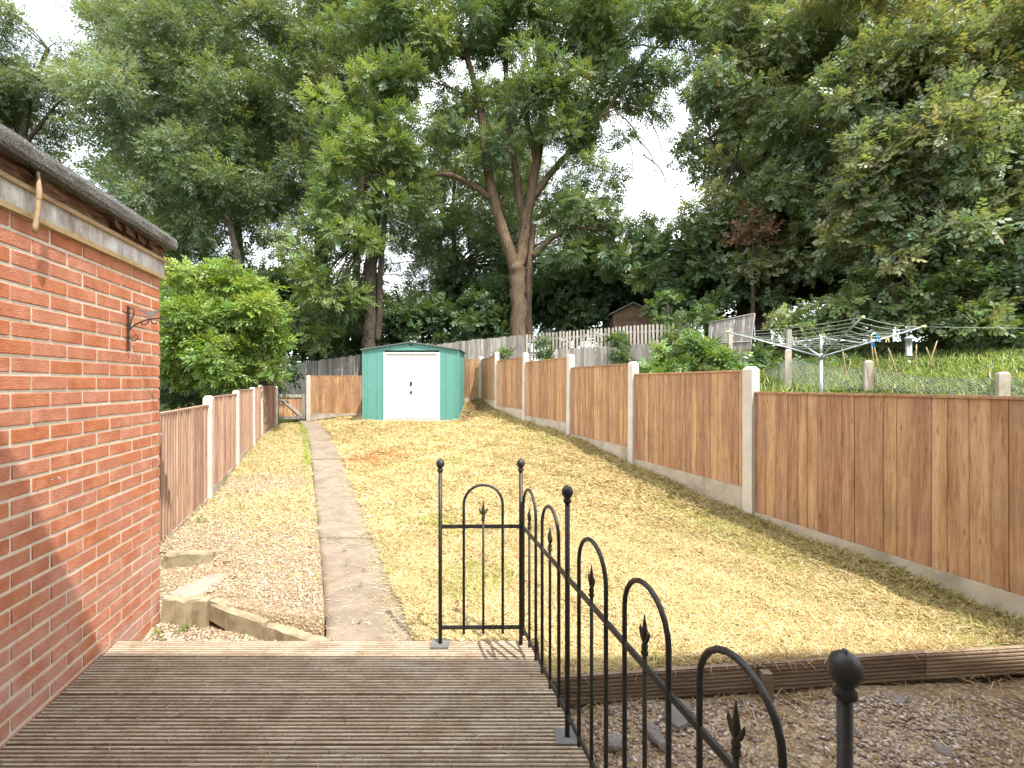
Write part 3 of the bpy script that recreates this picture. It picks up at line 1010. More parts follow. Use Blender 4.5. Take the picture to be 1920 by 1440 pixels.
hook(1.02, 1.03, 'small metal screw hook in the bricks nearest the camera')
hook(0.075, 1.13, 'small screw hook near the wall corner, the upper of two')
hook(0.115, 0.97, 'small screw hook near the wall corner, the lower of two')

# ------------------------------------------------------------------ deck
deck_r = lambda Y: 0.10 + (2.6 - Y) * 0.252
wall_x = lambda Y: WC.x + (3.07 - Y) * 0.25 / 0.968 + 0.004
deck = thing('timber_deck', 'weathered grooved timber deck beside the brick wall', 'deck', (0, 0, 0))
PITCH, BW = 0.150, 0.1445


def groove_profile(w, h, n_g, depth):
    """points (y,z) across a board, top grooved"""
    pts = [(0, 0), (0, h - 0.002)]
    pitch = w / n_g
    for k in range(n_g):
        a = k * pitch
        pts += [(a + pitch * 0.12, h), (a + pitch * 0.50, h), (a + pitch * 0.62, h - depth), (a + pitch * 0.94, h - depth)]
    pts += [(w, h - 0.002), (w, 0)]
    return pts


prof = groove_profile(BW, 0.028, 7, 0.006)
yb = 2.60
k = 0
while yb > -0.2:
    Y0, Y1 = yb - BW, yb
    xa0, xa1 = wall_x(Y0), wall_x(Y1)
    xb0, xb1 = deck_r(Y0), deck_r(Y1)
    m = MB()
    vs = []
    n = len(prof)
    for side in (0, 1):
        for (yy, zz) in prof:
            t = yy / BW
            xx = (xa0 * (1 - t) + xa1 * t) if side == 0 else (xb0 * (1 - t) + xb1 * t) + 0.0
            vs.append((xx, Y0 + yy, zz - 0.028))
    fs = [tuple(range(n)), tuple(range(n, 2 * n))[::-1]]
    for i in range(n):
        j = (i + 1) % n
        fs.append((i, i + n, j + n, j))
    m.add(vs, fs)
    o = m.build('deck_board', 'deck', deck)
    o.location = (rnd.uniform(-0.003, 0.003) - 0.0, 0, rnd.uniform(-0.0015, 0.0015))
    yb -= PITCH
    k += 1
m = MB()   # frame under the boards
m.hexa([(wall_x(2.57), 2.57, -0.2), (deck_r(2.57) - 0.02, 2.57, -0.2), (deck_r(2.59) - 0.02, 2.59, -0.2), (wall_x(2.59), 2.59, -0.2)],
       [(wall_x(2.57), 2.57, -0.03), (deck_r(2.57) - 0.02, 2.57, -0.03), (deck_r(2.59) - 0.02, 2.59, -0.03), (wall_x(2.59), 2.59, -0.03)])
m.hexa([(deck_r(2.57) - 0.05, 2.569, -0.2), (deck_r(0) - 0.05, 0, -0.2), (deck_r(0) - 0.01, 0, -0.2), (deck_r(2.57) - 0.01, 2.569, -0.2)][::-1],
       [(deck_r(2.57) - 0.05, 2.569, -0.03), (deck_r(0) - 0.05, 0, -0.03), (deck_r(0) - 0.01, 0, -0.03), (deck_r(2.57) - 0.01, 2.569, -0.03)][::-1])
m.build('deck_frame', 'edging_wood', deck)

# ------------------------------------------------------------------ railing
rail_x = lambda Y: 0.05 + (2.6 - Y) * 0.252
rail = thing('iron_railing', 'black hooped iron railing with ball topped posts on the deck edge', 'railing', (0.05, 2.6, 0))
RO = Vector((0.05, 2.6, 0))
RT, RB, HT = 0.665, 0.095, 0.90       # top rail, bottom rail, hoop top


def rp(Y, z):
    return Vector((rail_x(Y), Y, z))


def rpost(p, plate=True, zb=0.0):
    p = Vector(p) - RO
    m = MB().tube([p + UP * zb, p + UP * 0.985], 0.011, 10)
    o = m.build('post', 'iron', rail)
    m = MB().lathe(p + UP * 0.975, [(0.0125, 0), (0.017, 0.004), (0.017, 0.012), (0.013, 0.018), (0.0125, 0.022), (0.0185, 0.028), (0.0225, 0.036), (0.0238, 0.046), (0.0225, 0.056), (0.0185, 0.064), (0.011, 0.070), (0.005, 0.072), (0.004, 0.076)], 14)
    m.build('ball_finial', 'iron', o)
    if plate:
        m = MB().box(p + UP * 0.004, (0.10, 0.085, 0.008))
        m.build('base_plate', 'iron_grey', o)
    return o


A_ = Vector((-0.405, 2.56, 0))
rpost(A_)
rpost((0.05, 2.565, 0), False)
rpost(rp(1.885, 0))
rpost(rp(0.715, 0), True)


def rbar(a, b, r=0.008, name='rail', mat='iron', n=8):
    return MB().tube([Vector(a) - RO, Vector(b) - RO], r, n).build(name, mat, rail)


def flat_rail(a, b, z):
    a, b = Vector(a), Vector(b)
    d = (b - a).normalized()
    m = MB().box((a + b) / 2 + UP * z - RO, ((b - a).length, 0.009, 0.02), (d, d.cross(UP), UP))
    m.build('rail', 'iron', rail)


sideA, sideB = A_.copy(), Vector((0.05, 2.565, 0))
for z in (RT, RB):
    flat_rail(sideA, sideB, z)
    flat_rail(rp(2.565, 0), rp(0.2, 0), z)


def hoop(c, d, hw, zb=0.06):
    """c centre on the ground, d direction along the railing, half width hw"""
    pts = [c - d * hw + UP * zb, c - d * hw + UP * (HT - hw)]
    for k in range(1, 12):
        t = math.pi * k / 12
        pts.append(c - d * hw * math.cos(t) + UP * (HT - hw + hw * math.sin(t)))
    pts += [c + d * hw + UP * (HT - hw), c + d * hw + UP * zb]
    MB().tube([p - RO for p in pts], 0.0078, 8).build('hoop', 'iron', rail)
    b = MB().tube([c + UP * zb - RO, c + UP * 0.70 - RO], 0.0068, 8).build('spear_bar', 'iron_old', rail)
    m = MB().lathe(c + UP * 0.695 - RO, [(0.007, 0), (0.011, 0.004), (0.011, 0.010), (0.007, 0.014), (0.010, 0.022), (0.010, 0.028), (0.006, 0.034), (0.009, 0.05), (0.010, 0.06), (0.0055, 0.09), (0.001, 0.118)], 8)
    for s_ in (-1, 1):
        m.tube([c + UP * 0.728 - RO, c + d * (0.012 * s_) + UP * 0.742 - RO, c + d * (0.021 * s_) + UP * 0.760 - RO, c + d * (0.024 * s_) + UP * 0.774 - RO], [0.005, 0.006, 0.005, 0.001], 6)
    m.build('spear_head', 'iron_old', b)


dside = (sideB - sideA).normalized()
hoop((sideA + sideB) / 2 + dside * 0.015, dside, 0.11)
dl = Vector((0.252, -1, 0)).normalized()
for Yc in (2.43, 2.10, 1.65, 1.295, 0.945, 0.47):
    hoop(rp(Yc, 0), dl, 0.118)

# ------------------------------------------------------------------ kerbs, slab, edging
def rough_block(name, a, b, z0a, z0b, h, d, mat, label, cat, group=None, seed=1, parent=None):
    """a kerb stone from a to b (ground points), thickness d away from the camera"""
    r = random.Random(seed)
    a, b = Vector(a), Vector(b)
    n = 6
    t = (b - a).normalized()
    nn = Vector((-t.y, t.x, 0))
    m = MB()
    vs = []
    for i in range(n + 1):
        q = a.lerp(b, i / n)
        zt = (z0a + (z0b - z0a) * i / n)
        for (o_, z) in ((0, zt - h), (0, zt - 0.012), (0.012, zt), (d - 0.012, zt), (d, zt - 0.012), (d, zt - h)):
            jx = r.uniform(-0.009, 0.009)
            vs.append((q.x + nn.x * (o_ + jx), q.y + nn.y * (o_ + jx), z + (r.uniform(-0.010, 0.010) if z > zt - h else 0)))
    fs = [tuple(range(6))[::-1], tuple(range(n * 6, n * 6 + 6))]
    for i in range(n):
        for q in range(6):
            c1, c2 = i * 6 + q, i * 6 + (q + 1) % 6
            fs.append((c1, c2, c2 + 6, c1 + 6))
    m.add(vs, fs)
    o = m.build(name, mat, parent)
    if label:
        tag(o, label, cat, group)
    return o


k1, k2, k3, k4 = Vector((-2.36, 3.05, 0)), Vector((-2.03, 3.03, 0)), Vector((-1.56, 2.87, 0)), Vector((-1.13, 2.73, 0))
KG = 'kerb stones edging the gravel strip'
rough_block('kerb_stone', k1, k2 - Vector((0.012, 0, 0)), 0.02, 0.02, 0.19, 0.075, 'kerb', 'buff kerb stone against the brick wall corner', 'kerb stone', KG, 1)
rough_block('kerb_stone', k2, k3 - Vector((0.01, 0, 0)), 0.015, -0.05, 0.13, 0.07, 'kerb', 'middle kerb stone of the row, sloping down towards the path', 'kerb stone', KG, 2)
rough_block('kerb_stone', k3, k4, -0.055, -0.105, 0.1, 0.07, 'kerb', 'low kerb stone touching the path and sunk in the gravel', 'kerb stone', KG, 3)
rough_block('kerb_stone', (-2.80, 3.64, 0), (-2.45, 3.70, 0), 0.10, 0.09, 0.16, 0.08, 'kerb', 'short kerb stone behind the row, on the terrace beside the fence', 'kerb stone', KG, 4)
m = MB()
sl = [(-2.52, 3.32), (-2.28, 3.22), (-2.16, 3.58), (-2.42, 3.68)]
m.hexa([(x_, y_, -0.14) for x_, y_ in sl], [(x_, y_, -0.062 + 0.2 * max(0, x_ + 2.3)) for x_, y_ in sl])
tag(m.build('flag_stone', 'slab'), 'flat stone slab lying in the gravel behind the kerb stones', 'stone slab')

eg = thing('timber_edging', 'grooved decking board edging that holds back the dry lawn', 'edging', EDGE_A)


def edging(a, b, z, z2, name='edging_board'):
    a, b = Vector(a), Vector(b)
    pr = groove_profile(0.135, 0.026, 7, 0.005)      # across = height, relief = towards the camera
    t = (b - a).normalized()
    nn = Vector((t.y, -t.x, 0))
    n = len(pr)
    vs = [q + nn * zz + UP * (yy + zq) for q, zq in ((a, z), (b, z2)) for (yy, zz) in pr]
    fs = [tuple(range(n)), tuple(range(n, 2 * n))[::-1]]
    for i in range(n):
        j = (i + 1) % n
        fs.append((i, i + n, j + n, j))
    m = MB().add([v - EDGE_A for v in vs], fs)
    m.build(name, 'edging_wood', eg)


EM = EDGE_A.lerp(EDGE_B, 0.70)
edging(EDGE_A, EM - Vector((0.004, 0, 0)), -0.10, -0.045)
edging(EM, EDGE_B + (EDGE_B - EDGE_A) * 0.12, -0.047, -0.025)
pk = EDGE_A.lerp(EDGE_B, 0.385) - Vector((0, 0.052, 0))
MB().box(pk - EDGE_A + UP * -0.045, (0.045, 0.04, 0.18)).build('stake', 'edging_wood', eg)


def rock(px, py, Y, r, label, seed):
    p = P(px, py, Y)
    q = np.random.default_rng(seed)
    m = MB()
    N_, K_ = 9, 6
    vs = []
    for i in range(K_ + 1):
        th = math.pi * i / K_
        for k in range(N_):
            a = 2 * math.pi * k / N_
            rr = 1 + 0.16 * (q.random() - 0.5)
            vs.append((rr * r[0] * math.sin(th) * math.cos(a), rr * r[1] * math.sin(th) * math.sin(a), rr * r[2] * math.cos(th)))
    fs = []
    for i in range(K_):
        for k in range(N_):
            fs.append((i * N_ + k, (i + 1) * N_ + k, (i + 1) * N_ + (k + 1) % N_, i * N_ + (k + 1) % N_))
    m.add(vs, fs)
    o = m.build('field_stone', 'rock')
    o.location = (p.x, p.y, -0.07)
    o.rotation_euler = (0.15, -0.2, seed)
    tag(o, label, 'stone', 'loose stones on the shaded gravel')


rock(1270, 1330, 2.12, (0.09, 0.06, 0.03), 'flat grey stone behind the railing below the timber edging', 1)
rock(1225, 1362, 2.0, (0.07, 0.035, 0.025), 'dark reddish stone just in front of the flat grey stone', 2)
rock(1590, 1312, 2.0, (0.05, 0.04, 0.035), 'small dark stone in dead grass left of the nearest railing post', 3)
rock(1685, 1275, 2.2, (0.06, 0.035, 0.03), 'small brown stone against the edging right of the nearest post', 4)
rock(1770, 1362, 1.9, (0.045, 0.035, 0.025), 'small grey stone on open gravel at the right', 5)
rock(1150, 1370, 1.95, (0.045, 0.04, 0.025), 'mossy stone beside the deck edge between railing bars', 6)


# ------------------------------------------------------------------ fences
def post_mesh(h, w=0.098, d=0.108):
    m = MB()
    c = 0.02
    q = lambda s_, z: [(-w / 2 + s_, -d / 2 + s_, z), (w / 2 - s_, -d / 2 + s_, z), (w / 2 - s_, d / 2 - s_, z), (-w / 2 + s_, d / 2 - s_, z)]
    vs = q(0, -0.25) + q(0, h - 0.03) + q(0.022, h)
    fs = [(3, 2, 1, 0), (8, 9, 10, 11)]
    for k in (0, 4):
        for i in range(4):
            a, b = k + i, k + (i + 1) % 4
            fs.append((a, b, b + 4, a + 4))
    m.add(vs, fs)
    return m


def panel(parent, a, b, ztop, zbot, mat, nb, side=1, cap=True, capmat=None, lean=0.0, jag=0.0, thick=0.024, gap=0.0, point=False, seed=0, flip=False):
    """feather-edge boards between ground points a and b (relative to parent), one object per board.
    side: +1 puts the overlapping step on the left of the direction a->b"""
    r = random.Random(seed)
    a, b = Vector(a), Vector(b)
    L = (b - a).length
    t = (b - a).normalized()
    nn = Vector((-t.y, t.x, 0)) * side
    pn = link('fence_panel', None, parent)
    w = L / nb
    x = 0.0
    ws = [r.uniform(0.82, 1.18) for _ in range(nb)]
    sc = L / sum(ws)
    for k in range(nb):
        wk = ws[k] * sc
        ov = 0.016 if gap == 0 else 0
        lo, hi = (x - ov if flip else x), (x + wk if flip else x + wk + ov)
        lo = max(lo, 0)
        hi = min(hi, L + 0.01)
        zt = ztop + r.uniform(-jag, jag)
        th0, th1 = (0.004, thick) if not flip else (thick, 0.004)
        pr_ = r.uniform(-0.2, 0.2) * thick
        th0, th1 = th0 + pr_, th1 + pr_
        tl = r.uniform(-0.004, 0.004)
        bt = [t * lo + nn * (th0), t * hi + nn * (th1 + 0.003), t * hi - nn * 0.004, t * lo - nn * 0.008]
        org = a + t * 0
        bs_ = [org + q + UP * zbot for q in bt]
        ts_ = [org + q + UP * zt + t * tl for q in bt]
        m = MB()
        cen = org + t * (lo + hi) / 2 + UP * (zbot + zt) / 2
        if point:
            mid0 = (ts_[0] + ts_[1]) / 2 + UP * wk * 0.45
            mid1 = (ts_[3] + ts_[2]) / 2 + UP * wk * 0.45
            dn = UP * wk * 0.15
            vs = bs_ + [ts_[0] - dn, ts_[1] - dn, ts_[2] - dn, ts_[3] - dn, mid0, mid1]
            fs = [(3, 2, 1, 0), (0, 1, 5, 8, 4), (2, 3, 7, 9, 6), (1, 2, 6, 5), (3, 0, 4, 7), (4, 8, 9, 7), (8, 5, 6, 9)]
            if side < 0:
                fs = [f[::-1] for f in fs]
            m.add([q - cen for q in vs], fs)
        else:
            m.hexa([q - cen for q in bs_], [q - cen for q in ts_])
        o = m.build('board', mat, pn)
        o.location = cen
        x += wk
    if cap:
        m = MB()
        m.box((0, 0, 0), (L, 0.042, 0.018), (t, nn, UP))
        o = m.build('cap_rail', capmat or mat, pn)
        o.location = (a + b) / 2 + UP * (ztop + 0.010)
    return pn


def fence(name, label, feet, tops, panels, mat, side, nb, group=None, posth=None, gboards=None, postmat='post', inset=0.055, flip=False, thick=0.024):
    """feet: ground points of posts; tops: post top heights; panels: (ztop, zbot) per bay"""
    o0 = Vector((feet[0].x, feet[0].y, 0))
    fo = thing(name, label, 'fence', o0, group)
    for i, (p, zt) in enumerate(zip(feet, tops)):
        if zt is None:
            continue
        m = post_mesh(zt - p.z)
        o = m.build('post', postmat, fo)
        o.location = p - o0
        q = feet[min(i + 1, len(feet) - 1)] - feet[max(i - 1, 0)]
        o.rotation_euler = (rnd.uniform(-0.006, 0.006), rnd.uniform(-0.006, 0.006), math.atan2(q.y, q.x) + math.pi / 2)
    for i, (zt, zb) in enumerate(panels):
        a, b = feet[i], feet[i + 1]
        a2, b2 = Vector((a.x, a.y, 0)) - o0, Vector((b.x, b.y, 0)) - o0
        t = (b2 - a2).normalized()
        panel(fo, a2 + t * inset, b2 - t * inset, zt, zb, mat, nb if isinstance(nb, int) else nb[i], side, seed=i + len(feet), flip=flip, thick=thick)
        if gboards:
            m = MB().box((0, 0, 0), ((b2 - a2).length - 0.10, 0.045, 0.30), (t, Vector((-t.y, t.x, 0)), UP))
            o = m.build('gravel_board', 'gboard', fo)
            o.location = (a2 + b2) / 2 + UP * (zb - 0.152)
    return fo


# right fence
feet, tops = [], []
for (Y, px, py), pt in zip(RP, (None, 687, 678, 664, 661, 660, 668)):
    p = P(px, py, Y)
    feet.append(p)
    tops.append(None if pt is None else P(px, pt, Y).z)
# bay nearest the camera runs on past the picture
d0 = (feet[0] - feet[1]).normalized()
f_near = feet[1] + d0 * 2.25
f_near.z = 0.10
f_near2 = f_near + d0 * 1.9
f_near2.z = 0.02
feetR = [f_near2, f_near] + feet[1:]
topsR = [1.40, 1.50] + tops[1:]
panelsR = [(1.21, 0.09), (1.380, 0.255), (1.590, 0.465), (1.735, 0.61), (1.925, 0.80), (2.04, 0.915), (2.17, 1.045)]
fence('garden_fence', 'brown closeboard fence with concrete posts stepping up along the right of the lawn', feetR, topsR, panelsR, 'fence', 1, [20, 22, 19, 19, 18, 18, 18], gboards=True, flip=True, thick=0.011)

# left fence
feetL = [P(px, py, Y) for Y, px, py in LP]
topsL = [1.27, P(381, 742, 5.6).z, P(441, 732, 7.6).z, P(473, 726, 9.4).z, P(488, 722, 10.9).z, P(517, 724, 12.6).z]
panelsL = [(1.20, 0.09), (1.29, 0.15), (1.35, 0.23), (1.375, 0.27), (1.40, 0.30)]
fence('garden_fence', 'pinkish slatted fence with white concrete posts along the left gravel strip', feetL, topsL, panelsL, 'fence_pale', -1, [26, 26, 24, 20, 20], gboards=True, flip=True)

# rear fence left of the shed and the little gate
ra, rb2, rc2 = P(579, 784, 13.5), P(694, 778, 13.5), P(790, 772, 13.6)
fence('garden_fence', 'brown rear fence panels to the left of the green shed', [ra, rb2, rc2], [P(579, 704, 13.5).z, 1.72, 1.72], [(1.70, 0.60), (1.72, 0.62)], 'fence', -1, 16, gboards=True)
# rear fence right of the shed
rd, re_ = P(812, 752, 13.55), P(901, 746, 13.5)
fence('garden_fence', 'short brown rear fence panel between the green shed and the right fence', [rd, re_], [None, P(901, 668, 13.5).z], [(2.20, 1.05)], 'fence', -1, 14, gboards=True)

gt = thing('garden_gate', 'low ledged wooden gate with a diagonal brace beside the left fence', 'gate', P(523, 787, 12.95))
go = gt.location.copy()
gl, gr_ = P(523, 786, 12.95), P(572, 786, 13.3)
gd = Vector((gr_.x - gl.x, gr_.y - gl.y, 0))
gw = gd.length
gd.normalize()
gn = Vector((gd.y, -gd.x, 0))
gh0, gh1 = 0.45, 1.16
for k in range(6):
    w = gw / 6
    m = MB().box((0, 0, 0), (w - 0.008, 0.014, gh1 - gh0 - 0.02), (gd, gn, UP))
    o = m.build('board', 'fence', gt)
    o.location = Vector((gl.x, gl.y, 0)) + gd * (w * (k + 0.5)) + UP * (gh0 + gh1) / 2 - go
for nm, a, b, wd in (('frame_rail', (0, gh1 - 0.04), (gw, gh1 - 0.04), 0.085), ('frame_rail', (0, gh0 + 0.05), (gw, gh0 + 0.05), 0.085),
                     ('frame_stile', (gw - 0.045, gh0), (gw - 0.045, gh1 + 0.02), 0.09), ('brace', (0.06, gh1 - 0.10), (gw - 0.10, gh0 + 0.10), 0.085)):
    A3 = Vector((gl.x, gl.y, 0)) + gd * a[0] + UP * a[1] + gn * (0.022 if nm != 'brace' else 0.024)
    B3 = Vector((gl.x, gl.y, 0)) + gd * b[0] + UP * b[1] + gn * (0.022 if nm != 'brace' else 0.024)
    dd = (B3 - A3)
    L = dd.length
    dd.normalize()
    m = MB().box((0, 0, 0), (L, 0.024 if nm != 'frame_stile' else 0.030, wd), (dd, gn, dd.cross(gn)))
    o = m.build(nm, 'grey_wood' if nm != 'brace' else 'pale_wood', gt)
    o.location = (A3 + B3) / 2 - go


# grey weathered fence behind, rising to the right, then pickets
def board_run(name, label, pts, n, mat, hgt, gap, point, jag, rails=True, seed=3):
    """pts: list of (px, py_top, Y) of the top line"""
    q = [P(*p) for p in pts]
    seg = [0]
    for a, b in zip(q[:-1], q[1:]):
        seg.append(seg[-1] + (Vector((b.x - a.x, b.y - a.y, 0))).length)
    fo = thing(name, label, 'fence', (q[0].x, q[0].y, gzf(q[0].x, q[0].y)))
    o0 = fo.location.copy()
    r = random.Random(seed)
    w = seg[-1] / n

    def at(d):
        for i in range(len(q) - 1):
            if d <= seg[i + 1] or i == len(q) - 2:
                u = (d - seg[i]) / (seg[i + 1] - seg[i])
                t = q[i + 1] - q[i]
                t.z = 0
                return q[i].lerp(q[i + 1], u), t.normalized()
    for k in range(n):
        if r.random() < 0.015:
            continue
        p, t = at((k + 0.5) * w)
        nn = Vector((t.y, -t.x, 0))
        zt = p.z + r.uniform(-jag, jag)
        zb = zt - hgt
        hw = (w - gap) / 2 * r.uniform(0.9, 1.04) if gap else w / 2 * r.uniform(0.95, 1.08)
        tilt = r.uniform(-0.012, 0.012)
        m = MB()
        of = nn * (r.uniform(-0.004, 0.004) + (0.006 if k % 2 else 0))
        c = Vector((p.x, p.y, (zt + zb) / 2))
        b4 = [t * -hw + nn * 0.008, t * hw + nn * 0.008, t * hw - nn * 0.008, t * -hw - nn * 0.008]
        bs_ = [v + UP * (zb - c.z) for v in b4]
        ts_ = [v + UP * (zt - c.z) + t * tilt for v in b4]
        if point:
            rise = UP * hw * 0.9
            m1 = [ts_[0] * 0.72 + ts_[1] * 0.28 + rise, ts_[0] * 0.28 + ts_[1] * 0.72 + rise]
            m2 = [ts_[3] * 0.72 + ts_[2] * 0.28 + rise, ts_[3] * 0.28 + ts_[2] * 0.72 + rise]
            m.add(bs_ + ts_ + m1 + m2, [(3, 2, 1, 0), (0, 1, 5, 9, 8, 4), (2, 3, 7, 10, 11, 6), (1, 2, 6, 5), (3, 0, 4, 7), (4, 8, 10, 7), (8, 9, 11, 10), (9, 5, 6, 11)])
        else:
            m.hexa(bs_, ts_)
        o = m.build('picket' if point else 'board', mat, fo)
        o.location = c + of - o0
    if rails:
        for dz in (0.18, hgt - 0.25):
            for a, b in zip(q[:-1], q[1:]):
                t = (b - a)
                L = t.length
                t.normalize()
                nn = Vector((t.y, -t.x, 0)).normalized()
                m = MB().box((0, 0, 0), (L + 0.02, 0.035, 0.07), (t, nn, nn.cross(t)))
                o = m.build('rail', mat, fo)
                o.location = (a + b) / 2 - UP * dz - nn * 0.035 - o0
    return fo


board_run('weathered_fence', 'tall silvery grey board fence behind the green shed', [(505, 697, 16.6), (560, 681, 16.3), (680, 664, 16.0), (860, 640, 15.6), (985, 628, 15.2)], 86, 'grey_wood', 1.75, 0, False, 0.02)
board_run('picket_fence', 'bleached picket fence with pointed tops on the bank, right of the big tree', [(985, 629, 15.2), (1080, 621, 14.7), (1180, 612, 14.2), (1310, 606, 13.6)], 48, 'pale_wood', 0.85, 0.045, True, 0.015)
board_run('weathered_fence', 'lower grey board fence in front of the pickets', [(1040, 655, 14.3), (1120, 651, 13.9), (1225, 645, 13.5), (1262, 650, 13.3)], 30, 'grey_wood', 1.4, 0, False, 0.03, seed=9)

# leaning loose panel
lp = thing('leaning_panel', 'old grey fence panel leaning at an angle among the shrubs', 'fence panel', P(1322, 690, 11.4))
lo_ = lp.location.copy()
qa, qb, qc, qd = P(1322, 700, 11.6), P(1398, 712, 11.2), P(1414, 588, 11.1), P(1330, 605, 11.6)
nb_ = 12
for k in range(nb_):
    u0, u1 = k / nb_, (k + 0.93) / nb_
    b0, b1, t0, t1 = qa.lerp(qb, u0), qa.lerp(qb, u1), qd.lerp(qc, u0), qd.lerp(qc, u1)
    nn = (b1 - b0).cross(t0 - b0).normalized() * -0.010
    m = MB()
    cen = (b0 + t1) / 2
    m.hexa([v - cen for v in (b0, b1, b1 - nn, b0 - nn)], [v - cen for v in (t0, t1, t1 - nn, t0 - nn)])
    o = m.build('board', 'grey_wood', lp)
    o.location = cen - lo_
for (a, b, w) in ((qd, qc, 0.03), (qb, qc, 0.035), (qd.lerp(qa, 0.42), qc.lerp(qb, 0.42), 0.03)):
    m = MB().tube([a - lo_ + Vector((0, -0.02, 0)), b - lo_ + Vector((0, -0.02, 0))], w * 0.6, 4)
    m.build('frame_rail', 'grey_wood', lp)

# ------------------------------------------------------------------ metal shed
SY = 11.8
s_l, s_r = P(681, 0, SY).x, P(860, 0, SY).x
sz0, sz1 = P(0, 788, SY).z, P(0, 657, SY).z
shed = thing('metal_shed', 'green metal garden shed with cream double sliding doors at the end of the lawn', 'shed', ((s_l + s_r) / 2, SY, sz0))
so = shed.location.copy()
SDEP = 1.45
W2 = (s_r - s_l) / 2
HW = sz1 - sz0


def spart(name, mat, mb, parent=shed):
    return mb.build(name, mat, parent)


spart('slab', 'gboard', MB().box((0, SDEP / 2 - 0.01, -0.055), (2 * W2 + 0.10, SDEP + 0.1, 0.11)))
dl_, dr_ = P(725, 0, SY).x - so.x, P(820, 0, SY).x - so.x


def ribbed(name, x0, x1, y0, y1, ribs, z0, z1):
    """a sheet with vertical ribs, thickness 8 mm, facing -y if y0==y1 else sideways"""
    m = MB()
    a, b = Vector((x0, y0, 0)), Vector((x1, y1, 0))
    t = (b - a).normalized()
    nn = Vector((t.y, -t.x, 0))
    L = (b - a).length
    pts = [(0, 0)]
    for u in ribs:
        c = u * L
        pts += [(c - 0.016, 0), (c - 0.008, 0.012), (c + 0.008, 0.012), (c + 0.016, 0)]
    pts.append((L, 0))
    n = len(pts)
    vs = []
    for z in (z0, z1):
        vs += [a + t * u + nn * o_ + UP * z for u, o_ in pts] + [a + t * u - nn * 0.006 + UP * z for u, o_ in pts[::-1]]
    k = len(vs) // 2
    fs = [tuple(range(k))[::-1], tuple(range(k, 2 * k))]
    for i in range(k):
        j = (i + 1) % k
        fs.append((i, j, j + k, i + k))
    m.add(vs, fs)
    return spart(name, 'green_metal', m)


ribbed('wall_panel', -W2, dl_ - 0.045, 0, 0, (0.22, 0.64), 0, HW)
ribbed('wall_panel', dr_ + 0.045, W2, 0, 0, (0.36, 0.80), 0, HW)
ribbed('side_panel', W2, W2, 0.004, SDEP, (0.2, 0.4, 0.6, 0.8), 0, HW)
ribbed('side_panel', -W2, -W2, SDEP, 0.004, (0.2, 0.4, 0.6, 0.8), 0, HW)
ribbed('back_panel', W2, -W2, SDEP, SDEP, (0.2, 0.4, 0.6, 0.8), 0, HW)
for sx in (-1, 1):
    spart('corner_trim', 'green_metal', MB().box((sx * (W2 - 0.005), -0.006, HW / 2), (0.045, 0.03, HW)))
RISE = P(0, 643, SY).z - sz1
m = MB().prism([(-W2, -0.01, HW), (W2, -0.01, HW), (W2, -0.01, HW + 0.012), (0, -0.01, HW + RISE), (-W2, -0.01, HW + 0.012)], (0, 0.012, 0))
spart('gable', 'green_metal', m)
m = MB().prism([(-W2, SDEP, HW), (W2, SDEP, HW), (W2, SDEP, HW + 0.012), (0, SDEP, HW + RISE), (-W2, SDEP, HW + 0.012)], (0, 0.012, 0))
spart('gable', 'green_metal', m)
spart('gable_vent', 'dark_metal', MB().box((0.0, -0.016, HW + RISE - 0.055), (0.10, 0.01, 0.035)))
for sx in (-1, 1):
    m = MB()
    e0, r0 = Vector((sx * (W2 + 0.06), 0, HW + 0.006)), Vector((0, 0, HW + RISE + 0.006))
    a = [e0 + Vector((0, -0.07, 0)), r0 + Vector((0, -0.07, 0)), r0 + Vector((0, SDEP + 0.07, 0)), e0 + Vector((0, SDEP + 0.07, 0))]
    if sx < 0:
        a = a
    m.hexa(a if sx > 0 else a[::-1], [v + UP * 0.022 for v in (a if sx > 0 else a[::-1])])
    spart('roof_panel', 'shed_roof', m)
DH = P(0, 663, SY).z - sz0
for sx, x0, x1 in ((-1, dl_, (dl_ + dr_) / 2 - 0.004), (1, (dl_ + dr_) / 2 + 0.004, dr_)):
    d = spart('door', 'white_metal', MB().box(((x0 + x1) / 2, -0.012, DH / 2 + 0.02), (x1 - x0, 0.02, DH - 0.05)))
    for q in range(1, 5):
        xx = x0 + (x1 - x0) * q / 5
        spart('rib', 'white_metal', MB().box((xx, -0.0225, DH / 2 + 0.02), (0.012, 0.004, DH - 0.10)), d)
    if sx < 0:
        spart('handle', 'dark_metal', MB().box((x1 - 0.02, -0.032, DH * 0.55), (0.045, 0.022, 0.10)), d)
spart('hasp', 'dark_metal', MB().box(((dl_ + dr_) / 2 - 0.02, -0.04, DH * 0.42), (0.05, 0.02, 0.06)))
for x_ in (dl_ - 0.028, dr_ + 0.028):
    spart('door_frame', 'white_metal', MB().box((x_, -0.02, DH / 2 + 0.015), (0.085, 0.045, DH + 0.03)))
spart('door_track', 'white_metal', MB().box(((dl_ + dr_) / 2, -0.026, DH + 0.012), (dr_ - dl_ - 0.03, 0.05, 0.045)))
spart('door_sill', 'white_metal', MB().box(((dl_ + dr_) / 2, -0.026, 0.012), (dr_ - dl_ - 0.03, 0.05, 0.024)))

